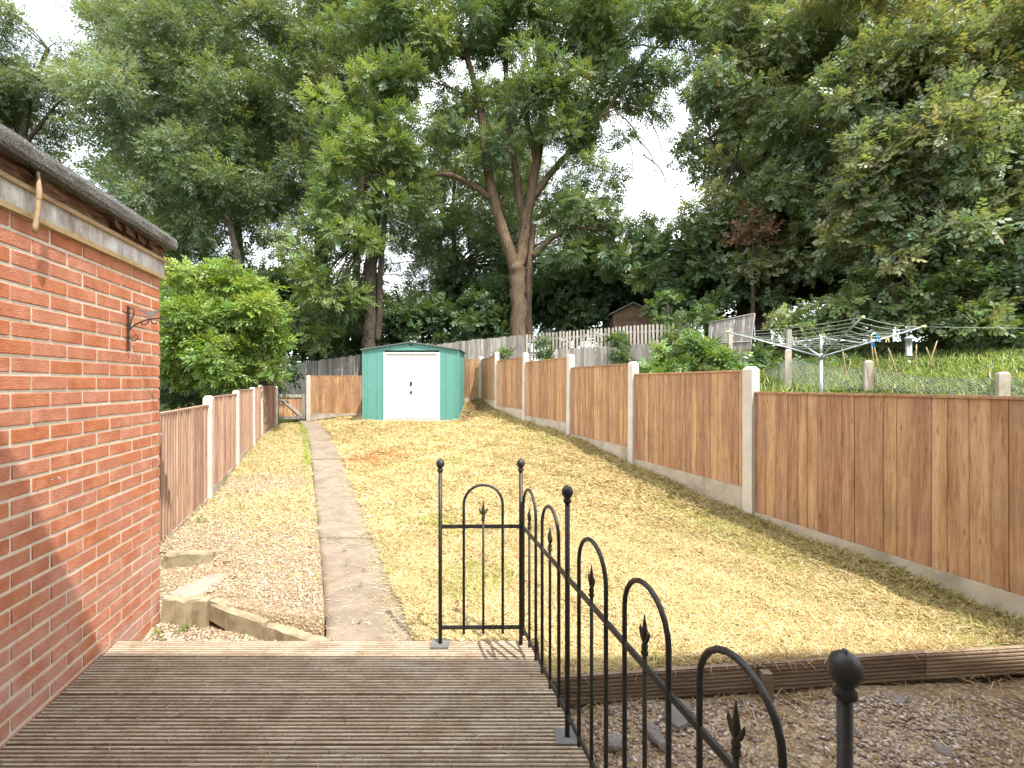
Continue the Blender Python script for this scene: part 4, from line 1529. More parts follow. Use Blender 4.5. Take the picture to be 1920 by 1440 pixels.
# ------------------------------------------------------------------ neighbour's things on the right
ac = Vector((4.43, 6.5, 0))
ag = gzf(ac.x, ac.y)
air = thing('rotary_airer', 'galvanised rotary washing line standing behind the right fence', 'washing line', (ac.x, ac.y, ag))
MB().tube([(0, 0, -0.1), (0, 0, 1.86 - ag)], 0.024, 10).build('pole', 'galv', air)
MB().tube([(0, 0, 1.80 - ag), (0, 0, 2.16 - ag)], 0.018, 10).build('inner_pole', 'galv', air)
MB().lathe((0, 0, 1.83 - ag), [(0.026, 0), (0.042, 0.01), (0.042, 0.06), (0.026, 0.075)], 10).build('hub', 'galv', air)
tips = []
for k in range(4):
    a = math.radians(-15 + 90 * k)
    d = Vector((math.cos(a), math.sin(a), 0))
    tip = d * 1.22 + UP * (2.25 - ag)
    tips.append(tip)
    o = MB().tube([d * 0.03 + UP * (1.87 - ag), tip], 0.0125, 8).build('arm', 'galv', air)
    MB().tube([tip - d * 0.02, tip + d * 0.03 + UP * 0.006], 0.018, 8).build('end_cap', 'yellowpeg', o)
    mid = d * 0.55 + UP * (1.87 - ag + 0.38 * 0.45)
    MB().tube([UP * (2.13 - ag), mid], 0.008, 6).build('strut', 'galv', air)
m = MB()
for q in range(7):
    f = 1.0 - q * 0.10
    for k in range(4):
        a = tips[k] * 1.0
        hub = UP * (1.87 - ag)
        p0, p1 = hub.lerp(tips[k], f), hub.lerp(tips[(k + 1) % 4], f)
        md = (p0 + p1) / 2 - UP * (0.025 + 0.02 * rnd.random())
        m.tube([p0, (p0 * 0.5 + md * 0.5) - UP * 0.006, md, (p1 * 0.5 + md * 0.5) - UP * 0.006, p1], 0.0034, 4, False)
m.build('washing_line', 'line', air)
tipR = tips[0] + Vector((ac.x, ac.y, ag))
m = MB()
m.tube([tipR, P(1800, 614, 6.0), P(1960, 616, 5.8), P(2300, 612, 5.6)], 0.003, 4)
tag(m.build('clothes_line', 'line'), 'thin clothes line running right from the rotary washing line tip', 'clothes line')
fd = thing('wind_chime', 'small tubular wind chime hanging below the right arm of the rotary line', 'wind chime', P(1704, 640, 6.15))  # wind chime, built as a simple capped tube with a clapper
MB().tube([(0, 0, 0.21), (0, 0, 0.06)], 0.0025, 4).build('hanger', 'wire', fd)
MB().lathe((0, 0, -0.20), [(0.045, 0.0), (0.045, 0.012), (0.035, 0.016), (0.035, 0.22), (0.055, 0.235), (0.05, 0.25), (0.012, 0.27)], 12).build('tube', 'galv', fd)
MB().tube([(0.0, 0, -0.20), (0.0, 0, -0.30)], [0.004, 0.004], 5).build('stem', 'wire', fd)
MB().lathe((0, 0, -0.30), [(0.012, 0), (0.022, 0.01), (0.02, 0.03), (0.008, 0.04)], 8).build('clapper', 'yellowpeg', fd)


def peg(px, py, Y, mat, label):
    p = P(px, py, Y)
    m = MB()
    for s_ in (-1, 1):
        m.box((s_ * 0.012, 0, -0.03), (0.012, 0.012, 0.085), (Vector((1, 0, 0.25 * s_)).normalized(), Vector((0, 1, 0)), Vector((-0.25 * s_, 0, 1)).normalized()))
    o = m.build('clothes_peg', mat)
    o.location = p
    tag(o, label, 'peg', 'pegs left on the washing line')


peg(1646, 629, 6.25, 'bluepeg', 'blue clothes peg on the washing line, upper of the two blue ones')
peg(1637, 642, 6.3, 'bluepeg', 'blue clothes peg on the washing line, lower of the two blue ones')
peg(1664, 632, 6.22, 'yellowpeg', 'cream clothes peg just right of the blue ones')

mesh_posts = [((9.0), 1478, 655, 728), (7.4, 1628, 676, 740), (5.9, 1880, 697, 752), (4.6, 2300, 712, 780)]
mf = thing('mesh_fence', 'low chain link fence on stubby concrete posts in the neighbouring garden', 'fence', P(1478, 728, 9.0))
mo = mf.location.copy()
prev = None
tops_m = []
for Y, px, pt, pb in mesh_posts:
    b = P(px, pb, Y)
    t_ = P(px, pt, Y)
    m = post_mesh(t_.z - b.z, 0.11, 0.11)
    o = m.build('post', 'gboard', mf)
    o.location = b - mo
    o.rotation_euler = (0, rnd.uniform(-0.03, 0.03), 1.1)
    tops_m.append((b, t_))
tops_m.insert(0, (P(1425, 718, 10.8), P(1425, 690, 10.8)))
for (b0, t0), (b1, t1) in zip(tops_m[:-1], tops_m[1:]):
    m = MB()
    L = (b1 - b0).length
    n = int(L / 0.06)
    h0, h1 = (t0.z - b0.z) * 0.8, (t1.z - b1.z) * 0.8
    sag = lambda u: -0.08 * math.sin(math.pi * u)
    nz = 7
    for k in range(-nz, n):
        for s_ in (1, -1):
            pts = []
            for q in (0, nz):
                kk = k + q if s_ > 0 else k + nz - q
                u = kk / n
                z = q / nz
                if u < 0:
                    z = z + (0 - u) * n / nz * (1 if s_ > 0 else 0)
                    u = 0
                u = min(max(u, 0), 1)
                bb = b0.lerp(b1, u)
                pts.append(bb + UP * ((h0 + (h1 - h0) * u + sag(u)) * min(z, 1)))
            if (pts[0] - pts[1]).length > 0.05:
                m.tube([p - mo for p in pts], 0.0032, 3, False)
    m.tube([b0.lerp(b1, u / 6) + UP * ((h0 + (h1 - h0) * u / 6) + sag(u / 6)) - mo for u in range(7)], 0.003, 4)
    m.build('wire_mesh', 'wire', mf)
for px, pt, pb, Y, lab in ((1479, 618, 715, 9.4, 'thin pale timber post standing behind the rotary line'), (1369, 617, 700, 10.6, 'thin pale timber stake in front of the leaning panel')):
    b, t_ = P(px, pb, Y), P(px, pt, Y)
    m = MB().box((0, 0, (t_.z - b.z) / 2 - 0.1), (0.085, 0.06, t_.z - b.z + 0.2))
    o = m.build('timber_post', 'pale_wood')
    o.location = b
    tag(o, lab, 'post')

# small dark sheds among the trees
def old_shed(px0, px1, py_eave, py_ridge, Y, label):
    a, b = P(px0, py_eave, Y), P(px1, py_eave, Y)
    c = (a + b) / 2
    zg = gzf(c.x, Y)
    sh = thing('old_shed', label, 'shed', (c.x, Y, zg))
    w2, h = (b.x - a.x) / 2, a.z - zg
    ri = P(0, py_ridge, Y).z - a.z
    n = max(5, int(h / 0.16))
    for k in range(n):
        z0, z1 = h * k / n, h * (k + 1) / n
        MB().box((0, 0, (z0 + z1) / 2), (2 * w2, 0.03 + 0.01 * (k % 2), z1 - z0 - 0.006)).build('board', 'shed_brown', sh)
    MB().prism([(-w2, 0, h), (w2, 0, h), (0, 0, h + ri)], (0, 0.03, 0)).build('gable', 'shed_brown', sh)
    for s_ in (-1, 1):
        MB().box((s_ * (w2 - 0.03), -0.02, h / 2), (0.07, 0.03, h)).build('corner_post', 'shed_brown', sh)
        MB().box((s_ * w2, 1.0, h / 2), (0.03, 2.0, h)).build('side_wall', 'shed_brown', sh)
        e, r0 = Vector((s_ * (w2 + 0.15), 0, h - 0.06)), Vector((0, 0, h + ri + 0.02))
        q = [e + Vector((0, -0.15, 0)), r0 + Vector((0, -0.15, 0)), r0 + Vector((0, 2.1, 0)), e + Vector((0, 2.1, 0))]
        MB().hexa(q, [v + UP * 0.04 for v in q]).build('roof', 'felt', sh)


old_shed(1150, 1222, 588, 570, 17.0, 'dark old wooden shed with a shallow gable half hidden behind the pickets')
old_shed(1240, 1290, 588, 577, 16.4, 'small reddish wooden shed at the right end of the picket fence')

# ------------------------------------------------------------------ the house behind the camera, whose eaves shade the deck
hs = thing('house', 'brick house behind the viewer whose eaves shade the deck', 'house', (0, -0.5, 0))
MB().box((0, -3.05, 2.0), (12.0, 5.2, 5.0)).build('wall', 'mortar', hs)
m = MB()
ez, ey = 4.6, 0.63
hs.rotation_euler = (0, 0, -0.022)
m.prism([(-6.4, ey, ez - 0.1), (-6.4, ey, ez + 0.04), (-6.4, -3.0, ez + 2.6), (-6.4, -6.4, ez + 0.04), (-6.4, -6.4, ez - 0.1)], (12.8, 0, 0))
m.build('roof', 'felt', hs)
MB().box((0.2, -0.44, 1.03), (1.7, 0.04, 2.05)).build('door', 'white_metal', hs)


# ------------------------------------------------------------------ foliage
def leaf_template(kind):
    """leaves of one spray in the plane (along, side): arrays of 4-corner kites"""
    q = []

    def leaf(b, ang, L, Wd, dz=0.0):
        c, s_ = math.cos(ang), math.sin(ang)
        for (u, w, z) in ((0, 0, 0), (0.45 * L, Wd / 2, -0.06 * L), (L, 0, -0.16 * L), (0.45 * L, -Wd / 2, -0.06 * L)):
            q.append((b[0] + u * c - w * s_, b[1] + u * s_ + w * c, dz + z))
    if kind == 'ash':          # pinnate leaf
        for k, t in enumerate((0.07, 0.14, 0.21)):
            leaf((t, 0.0), 0.85, 0.125, 0.044)
            leaf((t, 0.0), -0.85, 0.125, 0.044)
        leaf((0.25, 0), 0.0, 0.13, 0.046)
    elif kind == 'willow':
        for k, (t, a) in enumerate(((0.02, 0.7), (0.07, -0.7), (0.13, 0.6), (0.19, -0.6), (0.25, 0.35), (0.28, -0.2))):
            leaf((t, 0.0), a, 0.13, 0.036)
    elif kind == 'broad':      # sycamore, hazel
        for k, (t, a, L) in enumerate(((0.0, 1.1, 0.11), (0.03, -1.1, 0.11), (0.09, 0.75, 0.12), (0.11, -0.8, 0.12), (0.18, 0.35, 0.12), (0.19, -0.4, 0.11))):
            leaf((t, 0.0), a, L, L * 0.66, 0.025 * (k % 2))
    elif kind == 'small':
        for k, (t, a, L) in enumerate(((0.0, 0.8, 0.09), (0.03, -0.8, 0.09), (0.08, 0.7, 0.09), (0.10, -0.7, 0.085), (0.14, 0.1, 0.09))):
            leaf((t, 0.0), a, L, L * 0.5, 0.01 * (k % 2))
    return np.array(q)


def unit(v):
    return v / np.maximum(np.linalg.norm(v, axis=1, keepdims=True), 1e-9)


DM = {'ash': 2.1, 'willow': 2.0, 'broad': 4.0, 'small': 3.2}


def foliage(name, clumps, kind, dens, cols, parent, scale=1.0, droop=0.35, seed=0, origin=(0, 0, 0), tintvar=0.25, mult=True):
    """clumps: (K,5) x y z r lobe-index-centre ... -> one crown mesh of many leaves"""
    r = np.random.default_rng(seed)
    cl = np.asarray([c[:4] for c in clumps], float)
    ctr = np.asarray([c[4:7] for c in clumps], float)
    dens = dens * (DM[kind] if mult else 1.0)
    cnt = np.maximum(3, (dens * cl[:, 3] ** 2 * (0.7 + 0.6 * r.random(len(cl)))).astype(int))
    ci = np.repeat(np.arange(len(cl)), cnt)
    n = len(ci)
    d = unit(r.normal(size=(n, 3)))
    rad = r.random((n, 1)) ** 0.45
    off = d * rad * cl[ci, 3:4] * np.array([1.0, 1.0, 0.72])
    pos = cl[ci, :3] + off
    outw = unit(pos - ctr[ci]) * 0.6 + unit(off) * 0.8
    ax = unit(outw + r.normal(size=(n, 3)) * 0.55 + np.array([0, 0, -droop]))
    nr = unit(outw * 0.8 + np.array([0, 0, 0.6]) + r.normal(size=(n, 3)) * 0.45)
    sd = unit(np.cross(nr, ax))
    nr = np.cross(ax, sd)
    T = leaf_template(kind) * scale * 1.15
    s = 0.75 + 0.5 * r.random((n, 1, 1))
    V = pos[:, None, :] + s * (T[None, :, 0:1] * ax[:, None, :] + T[None, :, 1:2] * sd[:, None, :] + T[None, :, 2:3] * nr[:, None, :])
    k = len(T)
    V = V.reshape(-1, 3) - np.asarray(origin)
    Fc = np.arange(n * k).reshape(-1, 4)
    cols = np.asarray(cols, float) * np.array([1.38, 1.33, 1.6])
    cc = cols[r.integers(0, len(cols), len(cl))]                      # each clump leans to one of the greens
    c = cc[ci] * (1 - tintvar / 2 + tintvar * r.random((n, 1))) * (1 + 0.10 * r.normal(size=(n, 3)) * np.array([1, 0.5, 0.6]))
    me = fast_mesh(name, V, Fc, 'leaf', np.repeat(np.clip(c, 0.004, 0.9), k, 0))
    return link(name, me, parent)


def lobes_to_clumps(lobes, per=7.0, crad=(0.34, 0.5), seed=0, depth=1.0, rmax=1.1):
    """lobes: (px, py, Y, rpx[, aspect]) -> clump list"""
    r = np.random.default_rng(seed)
    out = []
    for L in lobes:
        c = P(L[0], L[1], L[2])
        R = L[3] / F * L[2]
        k = max(6, int(1.35 * per * max(R, 0.6) ** 2))
        for _ in range(k):
            d = r.normal(size=3)
            d /= np.linalg.norm(d)
            q = r.random() ** 0.5 * (0.9 + 0.25 * r.random())
            cr = min(rmax, R * (crad[0] + (crad[1] - crad[0]) * r.random()))
            p = np.array(c) + d * q * R * np.array([1, depth, 0.9])
            out.append((p[0], p[1], p[2], cr, c.x, c.y, c.z - R * 0.4))
    return out


def limb(m, pts, radii, n=8):
    P_ = [Vector(p) for p in pts]
    R_ = list(radii)
    for _ in range(2):
        N_, Q_ = [P_[0]], [R_[0]]
        for (a, b), (ra_, rb_) in zip(zip(P_[:-1], P_[1:]), zip(R_[:-1], R_[1:])):
            N_ += [a * 0.75 + b * 0.25, a * 0.25 + b * 0.75]
            Q_ += [ra_ * 0.75 + rb_ * 0.25, ra_ * 0.25 + rb_ * 0.75]
        N_.append(P_[-1])
        Q_.append(R_[-1])
        P_, R_ = N_, Q_
    rr = random.Random(int(abs(P_[0].x * 977 + P_[0].z * 131)))
    for i in range(1, len(P_) - 1):
        P_[i] = P_[i] + Vector((rr.uniform(-1, 1), rr.uniform(-1, 1), 0)) * R_[i] * 0.18
    m.tube(P_, R_, n)


def tree(name, label, cat, base, trunks, lobes, kind, dens, cols, bark, seed, per=7.0, scale=1.0, droop=0.35, group=None, depth=1.0, twigs=True, rmax=1.1, tintvar=0.25, twmax=6.0):
    """base: (px, Y) of the foot; trunks: list of ([(px,py,Y)...], r0px, r1px)"""
    x = (base[0] - CX) / F * base[1]
    zb = gzf(x, base[1])
    o0 = Vector((x, base[1], zb))
    tr = thing(name, label, cat, o0, group)
    cl = lobes_to_clumps(lobes, per, seed=seed, depth=depth, rmax=rmax)
    foliage('crown', cl, kind, dens, cols, tr, scale, droop, seed + 100, o0, tintvar)
    t_ob = None
    ends = []
    for pts, r0, r1 in trunks:
        q = [P(*p) for p in pts]
        n = len(q)
        rr = [(r0 + (r1 - r0) * i / (n - 1)) / F * base[1] for i in range(n)]
        if pts is trunks[0][0]:
            q.insert(0, Vector((q[0].x, q[0].y, zb - 0.2)))
            rr.insert(0, rr[0] * 1.25)
        m = MB()
        limb(m, [p - o0 for p in q], rr, 10)
        ends += q[len(q) // 2:]
        if t_ob is None:
            t_ob = m.build('trunk', bark, tr)
        else:
            m.build('limb', bark, t_ob)
    if twigs and ends:
        m = MB()
        r = random.Random(seed)
        for c in r.sample(cl, min(len(cl), 46)):
            p = Vector(c[:3])
            e = min(ends, key=lambda v: (v - p).length + (0.8 if v.z > p.z else 0))
            L = (p - e).length
            if L > twmax:
                continue
            md = e.lerp(p, 0.5) + Vector((r.uniform(-.1, .1), r.uniform(-.1, .1), 0.10)) * L
            m.tube([v - o0 for v in (e, e.lerp(md, 0.6) + UP * 0.02 * L, md, p)], [0.012 + 0.012 * L, 0.009 + 0.008 * L, 0.007 + 0.004 * L, 0.006], 5, False)
        m.build('branches', bark, tr)['kind'] = 'stuff'
    return tr


G_ASH = [(0.10, 0.145, 0.05), (0.115, 0.165, 0.06), (0.09, 0.14, 0.058), (0.14, 0.185, 0.058)]
G_GREY = [(0.13, 0.175, 0.085), (0.15, 0.195, 0.10), (0.11, 0.155, 0.07), (0.14, 0.18, 0.07), (0.165, 0.21, 0.115)]
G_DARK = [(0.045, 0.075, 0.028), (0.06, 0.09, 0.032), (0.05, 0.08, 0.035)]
G_RIGHT = [(0.145, 0.19, 0.085), (0.16, 0.20, 0.09), (0.18, 0.21, 0.085), (0.13, 0.175, 0.09), (0.20, 0.22, 0.09)]
G_BRIGHT = [(0.14, 0.22, 0.042), (0.165, 0.245, 0.05), (0.12, 0.195, 0.045), (0.19, 0.26, 0.05)]

# central ash
ash = tree('ash_tree', 'big forked ash tree with warm brown trunk behind the picket fence', 'tree', (975, 17.0),
           [([(974, 625, 17), (972, 560, 17), (970, 500, 17)], 15.5, 15),
            ([(991, 640, 17.1), (990, 560, 17.1), (994, 490, 17.1), (1000, 420, 17.1)], 8, 6),
            ([(966, 505, 17), (944, 440, 16.9), (926, 380, 16.9), (915, 320, 16.9), (908, 270, 16.8), (900, 190, 16.8), (876, 110, 16.7), (850, 20, 16.6), (840, -60, 16.6)], 11.5, 3.5),
            ([(972, 500, 17), (985, 430, 17), (998, 350, 17), (1012, 275, 17), (1018, 190, 17.1), (1010, 100, 17.2), (1004, 0, 17.3), (1000, -80, 17.3)], 11.5, 3.5),
            ([(984, 440, 17.2), (968, 330, 17.3), (952, 220, 17.4), (948, 100, 17.5), (940, -20, 17.5)], 8, 3.5),
            ([(996, 375, 17), (1036, 320, 16.8), (1070, 283, 16.6), (1130, 215, 16.4), (1180, 150, 16.2), (1230, 90, 16)], 7, 2),
            ([(917, 370, 16.9), (885, 345, 16.7), (835, 323, 16.5), (790, 332, 16.3), (742, 372, 16.2)], 6, 2.5),
            ([(1000, 480, 17), (1035, 445, 16.8), (1075, 428, 16.6), (1110, 430, 16.4)], 6, 2.5),
            ([(1008, 310, 17), (990, 240, 16.6), (985, 200, 16.3), (1005, 150, 16)], 6, 2.5)],
           [(800, 50, 16.5, 95), (900, 20, 16.5, 80), (710, 70, 16.5, 85), (1000, 20, 17, 80), (1100, 40, 16.5, 95), (1190, 40, 16.3, 95), (1280, 70, 15.8, 66),
            (850, 170, 16.2, 70), (750, 190, 16.2, 75), (1020, 170, 15.7, 60), (1000, 130, 15.7, 45), (940, 270, 16.4, 42), (1120, 150, 16.2, 70), (1060, 240, 16, 60), (1050, 330, 16.4, 50),
            (1090, 390, 16.8, 60), (1150, 445, 16.4, 62), (1210, 490, 16.2, 48), (1090, 470, 16.8, 55), (820, 270, 16.3, 50), (880, 300, 16.4, 35), (1210, 130, 15.9, 55), (1290, 130, 15.7, 40),
            (900, -90, 17.6, 95), (1080, -90, 17.6, 95), (760, -80, 17.6, 90), (1170, 255, 16.3, 28), (780, 370, 16.2, 42), (1240, 430, 16.6, 28), (1110, 290, 16.6, 50), (1130, 350, 17, 48), (1010, 260, 16.2, 34), (960, 180, 17.4, 50), (870, 400, 17.6, 40), (1220, 200, 16, 34), (1150, 110, 17.2, 60), (930, 100, 17.8, 60), (1060, 120, 17.8, 55), (930, 330, 18.2, 42), (1040, 380, 18.2, 46), (960, 250, 18.4, 44), (1080, 230, 17.6, 44), (860, 240, 17.6, 50), (1030, 150, 15.4, 36), (995, 170, 15.4, 34)],
           'ash', 150, G_ASH, 'bark_ash', 21, per=3.2, rmax=0.8)
# bare dead twigs hanging on its right side
m = MB()
rr_ = random.Random(3)
for (x0, y0, x1, y1) in ((1150, 205, 1215, 300), (1180, 170, 1262, 335), (1200, 175, 1225, 250), (1195, 260, 1232, 345), (1165, 250, 1185, 330), (1205, 290, 1258, 362), (1190, 200, 1275, 250), (1010, 200, 1025, 270), (985, 185, 1000, 235)):
    a, b = P(x0, y0, 16.0), P(x1, y1, 15.8)
    c = a.lerp(b, 0.4) + Vector((0.25, 0, 0.1))
    d = a.lerp(b, 0.75) + Vector((0.12, 0, -0.15))
    limb(m, [v - ash.location for v in (a, c, d, b, b + Vector((rr_.uniform(-.1, .4), 0, rr_.uniform(0.05, .3))))], [0.03, 0.024, 0.018, 0.013, 0.008], 5)
    for _ in range(4):
        q = a.lerp(b, rr_.uniform(0.3, 1)) + Vector((0.15, 0, 0))
        m.tube([q - ash.location, q + Vector((rr_.uniform(-.5, .5), 0, rr_.uniform(-.4, .3))) - ash.location], [0.012, 0.006], 4, False)
m.build('bare_twigs', 'bark_grey', ash)['kind'] = 'stuff'

# left-hand trees
tree('willow_tree', 'feathery grey green tree at the far left edge above the flat roof', 'tree', (30, 21),
     [([(30, 620, 21), (35, 400, 21), (40, 260, 21), (60, 170, 21), (90, 90, 21)], 9, 3), ([(40, 280, 21), (90, 215, 21), (120, 180, 21)], 4, 1.5)],
     [(20, 190, 21, 80), (70, 140, 21, 62), (-70, 160, 21, 110), (115, 95, 21, 34), (30, 260, 21, 46), (5, 20, 20, 34), (-40, 60, 20, 60), (60, 300, 21.5, 40)],
     'willow', 170, G_GREY, 'bark_dark', 31, per=3.2, rmax=0.8)
tree('willow_tree', 'tall silvery green tree left of centre, rising above the bright bush', 'tree', (450, 19),
     [([(455, 600, 19), (450, 490, 19), (430, 420, 19), (416, 370, 19), (405, 290, 19), (400, 200, 19), (380, 80, 19)], 7, 2.5), ([(412, 350, 19), (360, 290, 18.6), (300, 240, 18.4)], 4, 1.5), ([(404, 290, 19), (450, 220, 18.6), (500, 150, 18.5)], 4, 1.5)],
     [(250, 110, 18.8, 80), (330, 60, 18.6, 95), (230, 40, 19, 48), (380, 150, 18.4, 90), (270, 220, 18.3, 95), (190, 170, 18.8, 58), (340, 290, 18, 90), (420, 350, 17.8, 75), (300, 380, 18.2, 66), (230, 320, 18.6, 55),
      (450, 230, 18.4, 70), (340, -50, 19.6, 80), (470, 60, 18.8, 70), (430, 0, 18.8, 50), (350, 420, 18.2, 55)],
     'willow', 170, G_GREY, 'bark_grey', 41, per=3.0, rmax=0.8)
tree('willow_tree', 'dense feathery green tree between the silvery tree and the ash', 'tree', (600, 20),
     [([(600, 620, 20), (598, 450, 20), (590, 300, 20), (570, 150, 20), (560, 20, 20)], 10, 3)],
     [(540, 60, 19.5, 80), (600, 90, 19, 80), (540, 190, 19, 80), (620, 200, 18.8, 75), (520, 300, 19, 75), (590, 320, 18.6, 75), (660, 120, 19, 70), (500, 400, 19, 60), (560, -60, 20, 80), (640, 10, 19, 70)],
     'willow', 165, [(0.085, 0.125, 0.045), (0.11, 0.15, 0.06), (0.13, 0.165, 0.06), (0.10, 0.14, 0.065)], 'bark_dark', 51, per=3.0, rmax=0.8)
tree('ash_tree', 'ash with two ivy dark stems and bright hanging sprays left of the shed', 'tree', (692, 16),
     [([(692, 640, 16), (693, 540, 16), (700, 430, 16), (716, 320, 16), (720, 220, 16)], 15, 6), ([(709, 640, 15.9), (713, 500, 15.9), (722, 410, 15.8), (728, 340, 15.8), (740, 260, 15.8)], 6, 2.5)],
     [(650, 260, 15.2, 62), (700, 300, 15.2, 60), (740, 260, 15.5, 52), (630, 350, 15, 60), (720, 370, 15.2, 40), (600, 420, 15, 50), (560, 470, 15, 46), (640, 450, 15, 50), (590, 530, 15, 52), (640, 560, 15, 50), (560, 590, 15.2, 46), (620, 620, 15.4, 40), (770, 300, 15.6, 38), (680, 200, 15.8, 60), (690, 450, 14.9, 24)],
     'ash', 165, [(0.11, 0.16, 0.05), (0.14, 0.20, 0.055), (0.09, 0.135, 0.045), (0.17, 0.225, 0.065)], 'bark_dark', 61, per=3.2, rmax=0.7)

tree('alder_tree', 'darker tree standing behind the ash, seen between its limbs', 'tree', (850, 22),
     [([(850, 620, 22), (855, 500, 22), (848, 400, 22), (856, 300, 22)], 6, 2)],
     [(850, 330, 22, 46), (800, 400, 22, 50), (870, 440, 22, 55), (820, 480, 22, 52), (900, 500, 22, 50), (780, 540, 22, 46), (850, 550, 22, 50), (1040, 500, 22, 46), (1060, 430, 22.5, 46), (1000, 540, 22, 40), (780, 450, 22, 34), (925, 420, 22.5, 36), (1130, 500, 22, 50), (1200, 520, 22, 44), (1250, 500, 22, 34), (900, 560, 21.5, 46)],
     'willow', 130, [(0.085, 0.13, 0.045), (0.10, 0.15, 0.05), (0.075, 0.12, 0.05)], 'bark_dark', 66, per=2.6, rmax=0.75)

# right-hand trees
tree('lime_tree', 'dark leafy tree right of the sky gap with drooping small leaves', 'tree', (1430, 15.5),
     [([(1430, 640, 15.5), (1432, 480, 15.5), (1440, 320, 15.5), (1450, 150, 15.5), (1460, 0, 15.5)], 13, 5), ([(1436, 400, 15.5), (1380, 300, 15.2), (1330, 260, 15)], 6, 2)],
     [(1330, 300, 15, 62), (1300, 250, 15, 30), (1370, 200, 15, 80), (1440, 80, 15, 95), (1330, 400, 15, 60), (1410, 400, 14.8, 80), (1490, 280, 14.8, 95), (1390, 510, 15, 66), (1540, 90, 15, 110), (1500, 450, 14.6, 85), (1330, 490, 15.4, 46), (1390, 90, 15, 70), (1450, -60, 15.8, 90), (1360, 20, 15, 60), (1460, 560, 15, 50)],
     'broad', 80, G_RIGHT[:4], 'bark_dark', 71, per=5.0, scale=0.80, rmax=0.78, droop=0.5)
tree('sycamore_tree', 'large sunlit sycamore filling the top right corner', 'tree', (1760, 11.5),
     [([(1760, 660, 11.5), (1765, 480, 11.5), (1775, 320, 11.5), (1790, 150, 11.5), (1800, -20, 11.5)], 16, 5), ([(1770, 360, 11.5), (1850, 240, 11.2), (1900, 150, 11)], 7, 2.5), ([(1768, 400, 11.5), (1690, 280, 11.2), (1640, 180, 11)], 7, 2.5)],
     [(1640, 150, 11.6, 110), (1760, 100, 11.2, 120), (1880, 120, 10.8, 130), (1620, 330, 11.5, 95), (1730, 300, 10.8, 110), (1850, 310, 10.5, 115), (1680, 450, 11, 90), (1800, 450, 10.4, 95), (1900, 470, 10.2, 90), (1590, 450, 11.8, 70),
      (1960, 250, 10.3, 130), (1640, -50, 12.2, 90), (1850, -60, 12, 110), (1980, 520, 10.3, 110)],
     'broad', 58, G_RIGHT + [(0.20, 0.21, 0.08)], 'bark_dark', 81, per=7.5, scale=0.85, rmax=0.72, droop=0.3)
tree('hazel_bush', 'broad leaved hazel thicket hanging low behind the rotary line', 'bush', (1700, 10.6),
     [([(1700, 680, 10.6), (1690, 600, 10.6), (1670, 540, 10.5)], 5, 2)],
     [(1600, 545, 11.2, 55), (1690, 550, 10.5, 62), (1780, 550, 10.2, 70), (1870, 570, 10, 70), (1560, 590, 11.6, 40), (1720, 610, 10.4, 36), (1810, 620, 10, 46), (1900, 640, 9.8, 42), (1960, 600, 9.6, 60), (1760, 640, 10.6, 36), (1640, 610, 11, 30)],
     'broad', 130, [(0.10, 0.15, 0.055), (0.13, 0.18, 0.06), (0.16, 0.20, 0.07), (0.085, 0.13, 0.055)], 'bark_dark', 91, per=5, scale=0.9, rmax=0.6)


BG = 'trees in the wood behind the gardens'


def copy_tree(src, label, px, Y, rot, sc):
    """a second individual of a tree kind, turned and resized, its crown centred on the pixel column px"""
    r = src.copy()
    COL.objects.link(r)
    r['label'] = label
    r['group'] = BG if src.get('category') == 'tree' else 'evergreen undergrowth in the wood'
    cr = [c for c in src.children if c.name.startswith('crown')][0]
    bb = np.array([tuple(v) for v in cr.bound_box])
    cx, cy = (bb[:, 0].min() + bb[:, 0].max()) / 2 * sc, (bb[:, 1].min() + bb[:, 1].max()) / 2 * sc
    c, s_ = math.cos(rot), math.sin(rot)
    x, y = (px - CX) / F * Y - (cx * c - cy * s_), Y - (cx * s_ + cy * c)
    r.location = (x, y, gzf(x, y) - 0.2)
    r.rotation_euler = (0, 0, rot)
    r.scale = (sc, sc, sc)
    for ch in list(src.children):
        d = ch.copy()
        COL.objects.link(d)
        d.parent = r
        for g2 in list(ch.children):
            e = g2.copy()
            COL.objects.link(e)
            e.parent = d
    return r


TREES = {o['label'].split()[0]: o for o in bpy.data.objects if o.get('category') == 'tree'}
silver, dense_, dark_, syc, ald = (TREES[k] for k in ('tall', 'dense', 'dark', 'large', 'darker'))
copy_tree(silver, 'tall tree in the second row, behind the silvery tree at upper left', 300, 25, 2.2, 1.12)
copy_tree(dense_, 'second row tree filling the gap above the bright bush', 460, 25, 1.2, 1.1)
copy_tree(dense_, 'second row tree left of the ash, behind the ivy dark stems', 680, 25, 3.0, 1.05)
copy_tree(ald, 'low second row tree behind the flat roof at far left', 170, 23, 2.6, 1.15)
copy_tree(dark_, 'second row tree above the rotary line, behind the sycamore', 1560, 19, 2.4, 1.2)
copy_tree(syc, 'second row tree at the right edge behind the sycamore', 1820, 18, 2.0, 1.35)
copy_tree(dark_, 'second row tree deep in the right hand wood, right of the sky gap', 1410, 21, 1.0, 1.15)

copy_tree(dense_, 'second row tree right behind the ash, between its two main limbs', 950, 27, 0.6, 0.86)
copy_tree(dense_, 'second row tree left behind the ash, under its arching branch', 815, 27, 4.0, 0.80)
copy_tree(ald, 'low second row tree right behind the ash trunk', 1090, 25, 0.3, 1.1)
copy_tree(ald, 'low second row tree behind the green shed roof', 760, 25, 0.4, 1.0)

copy_tree(ald, 'low second row tree right above the bright bush, far back', 430, 23, 1.7, 0.95)
copy_tree(ald, 'low second row tree above the leaning panel, far back', 1420, 22, 2.8, 1.0)
copy_tree(ald, 'low second row tree above the hazel thicket, far back', 1680, 21, 0.8, 1.0)

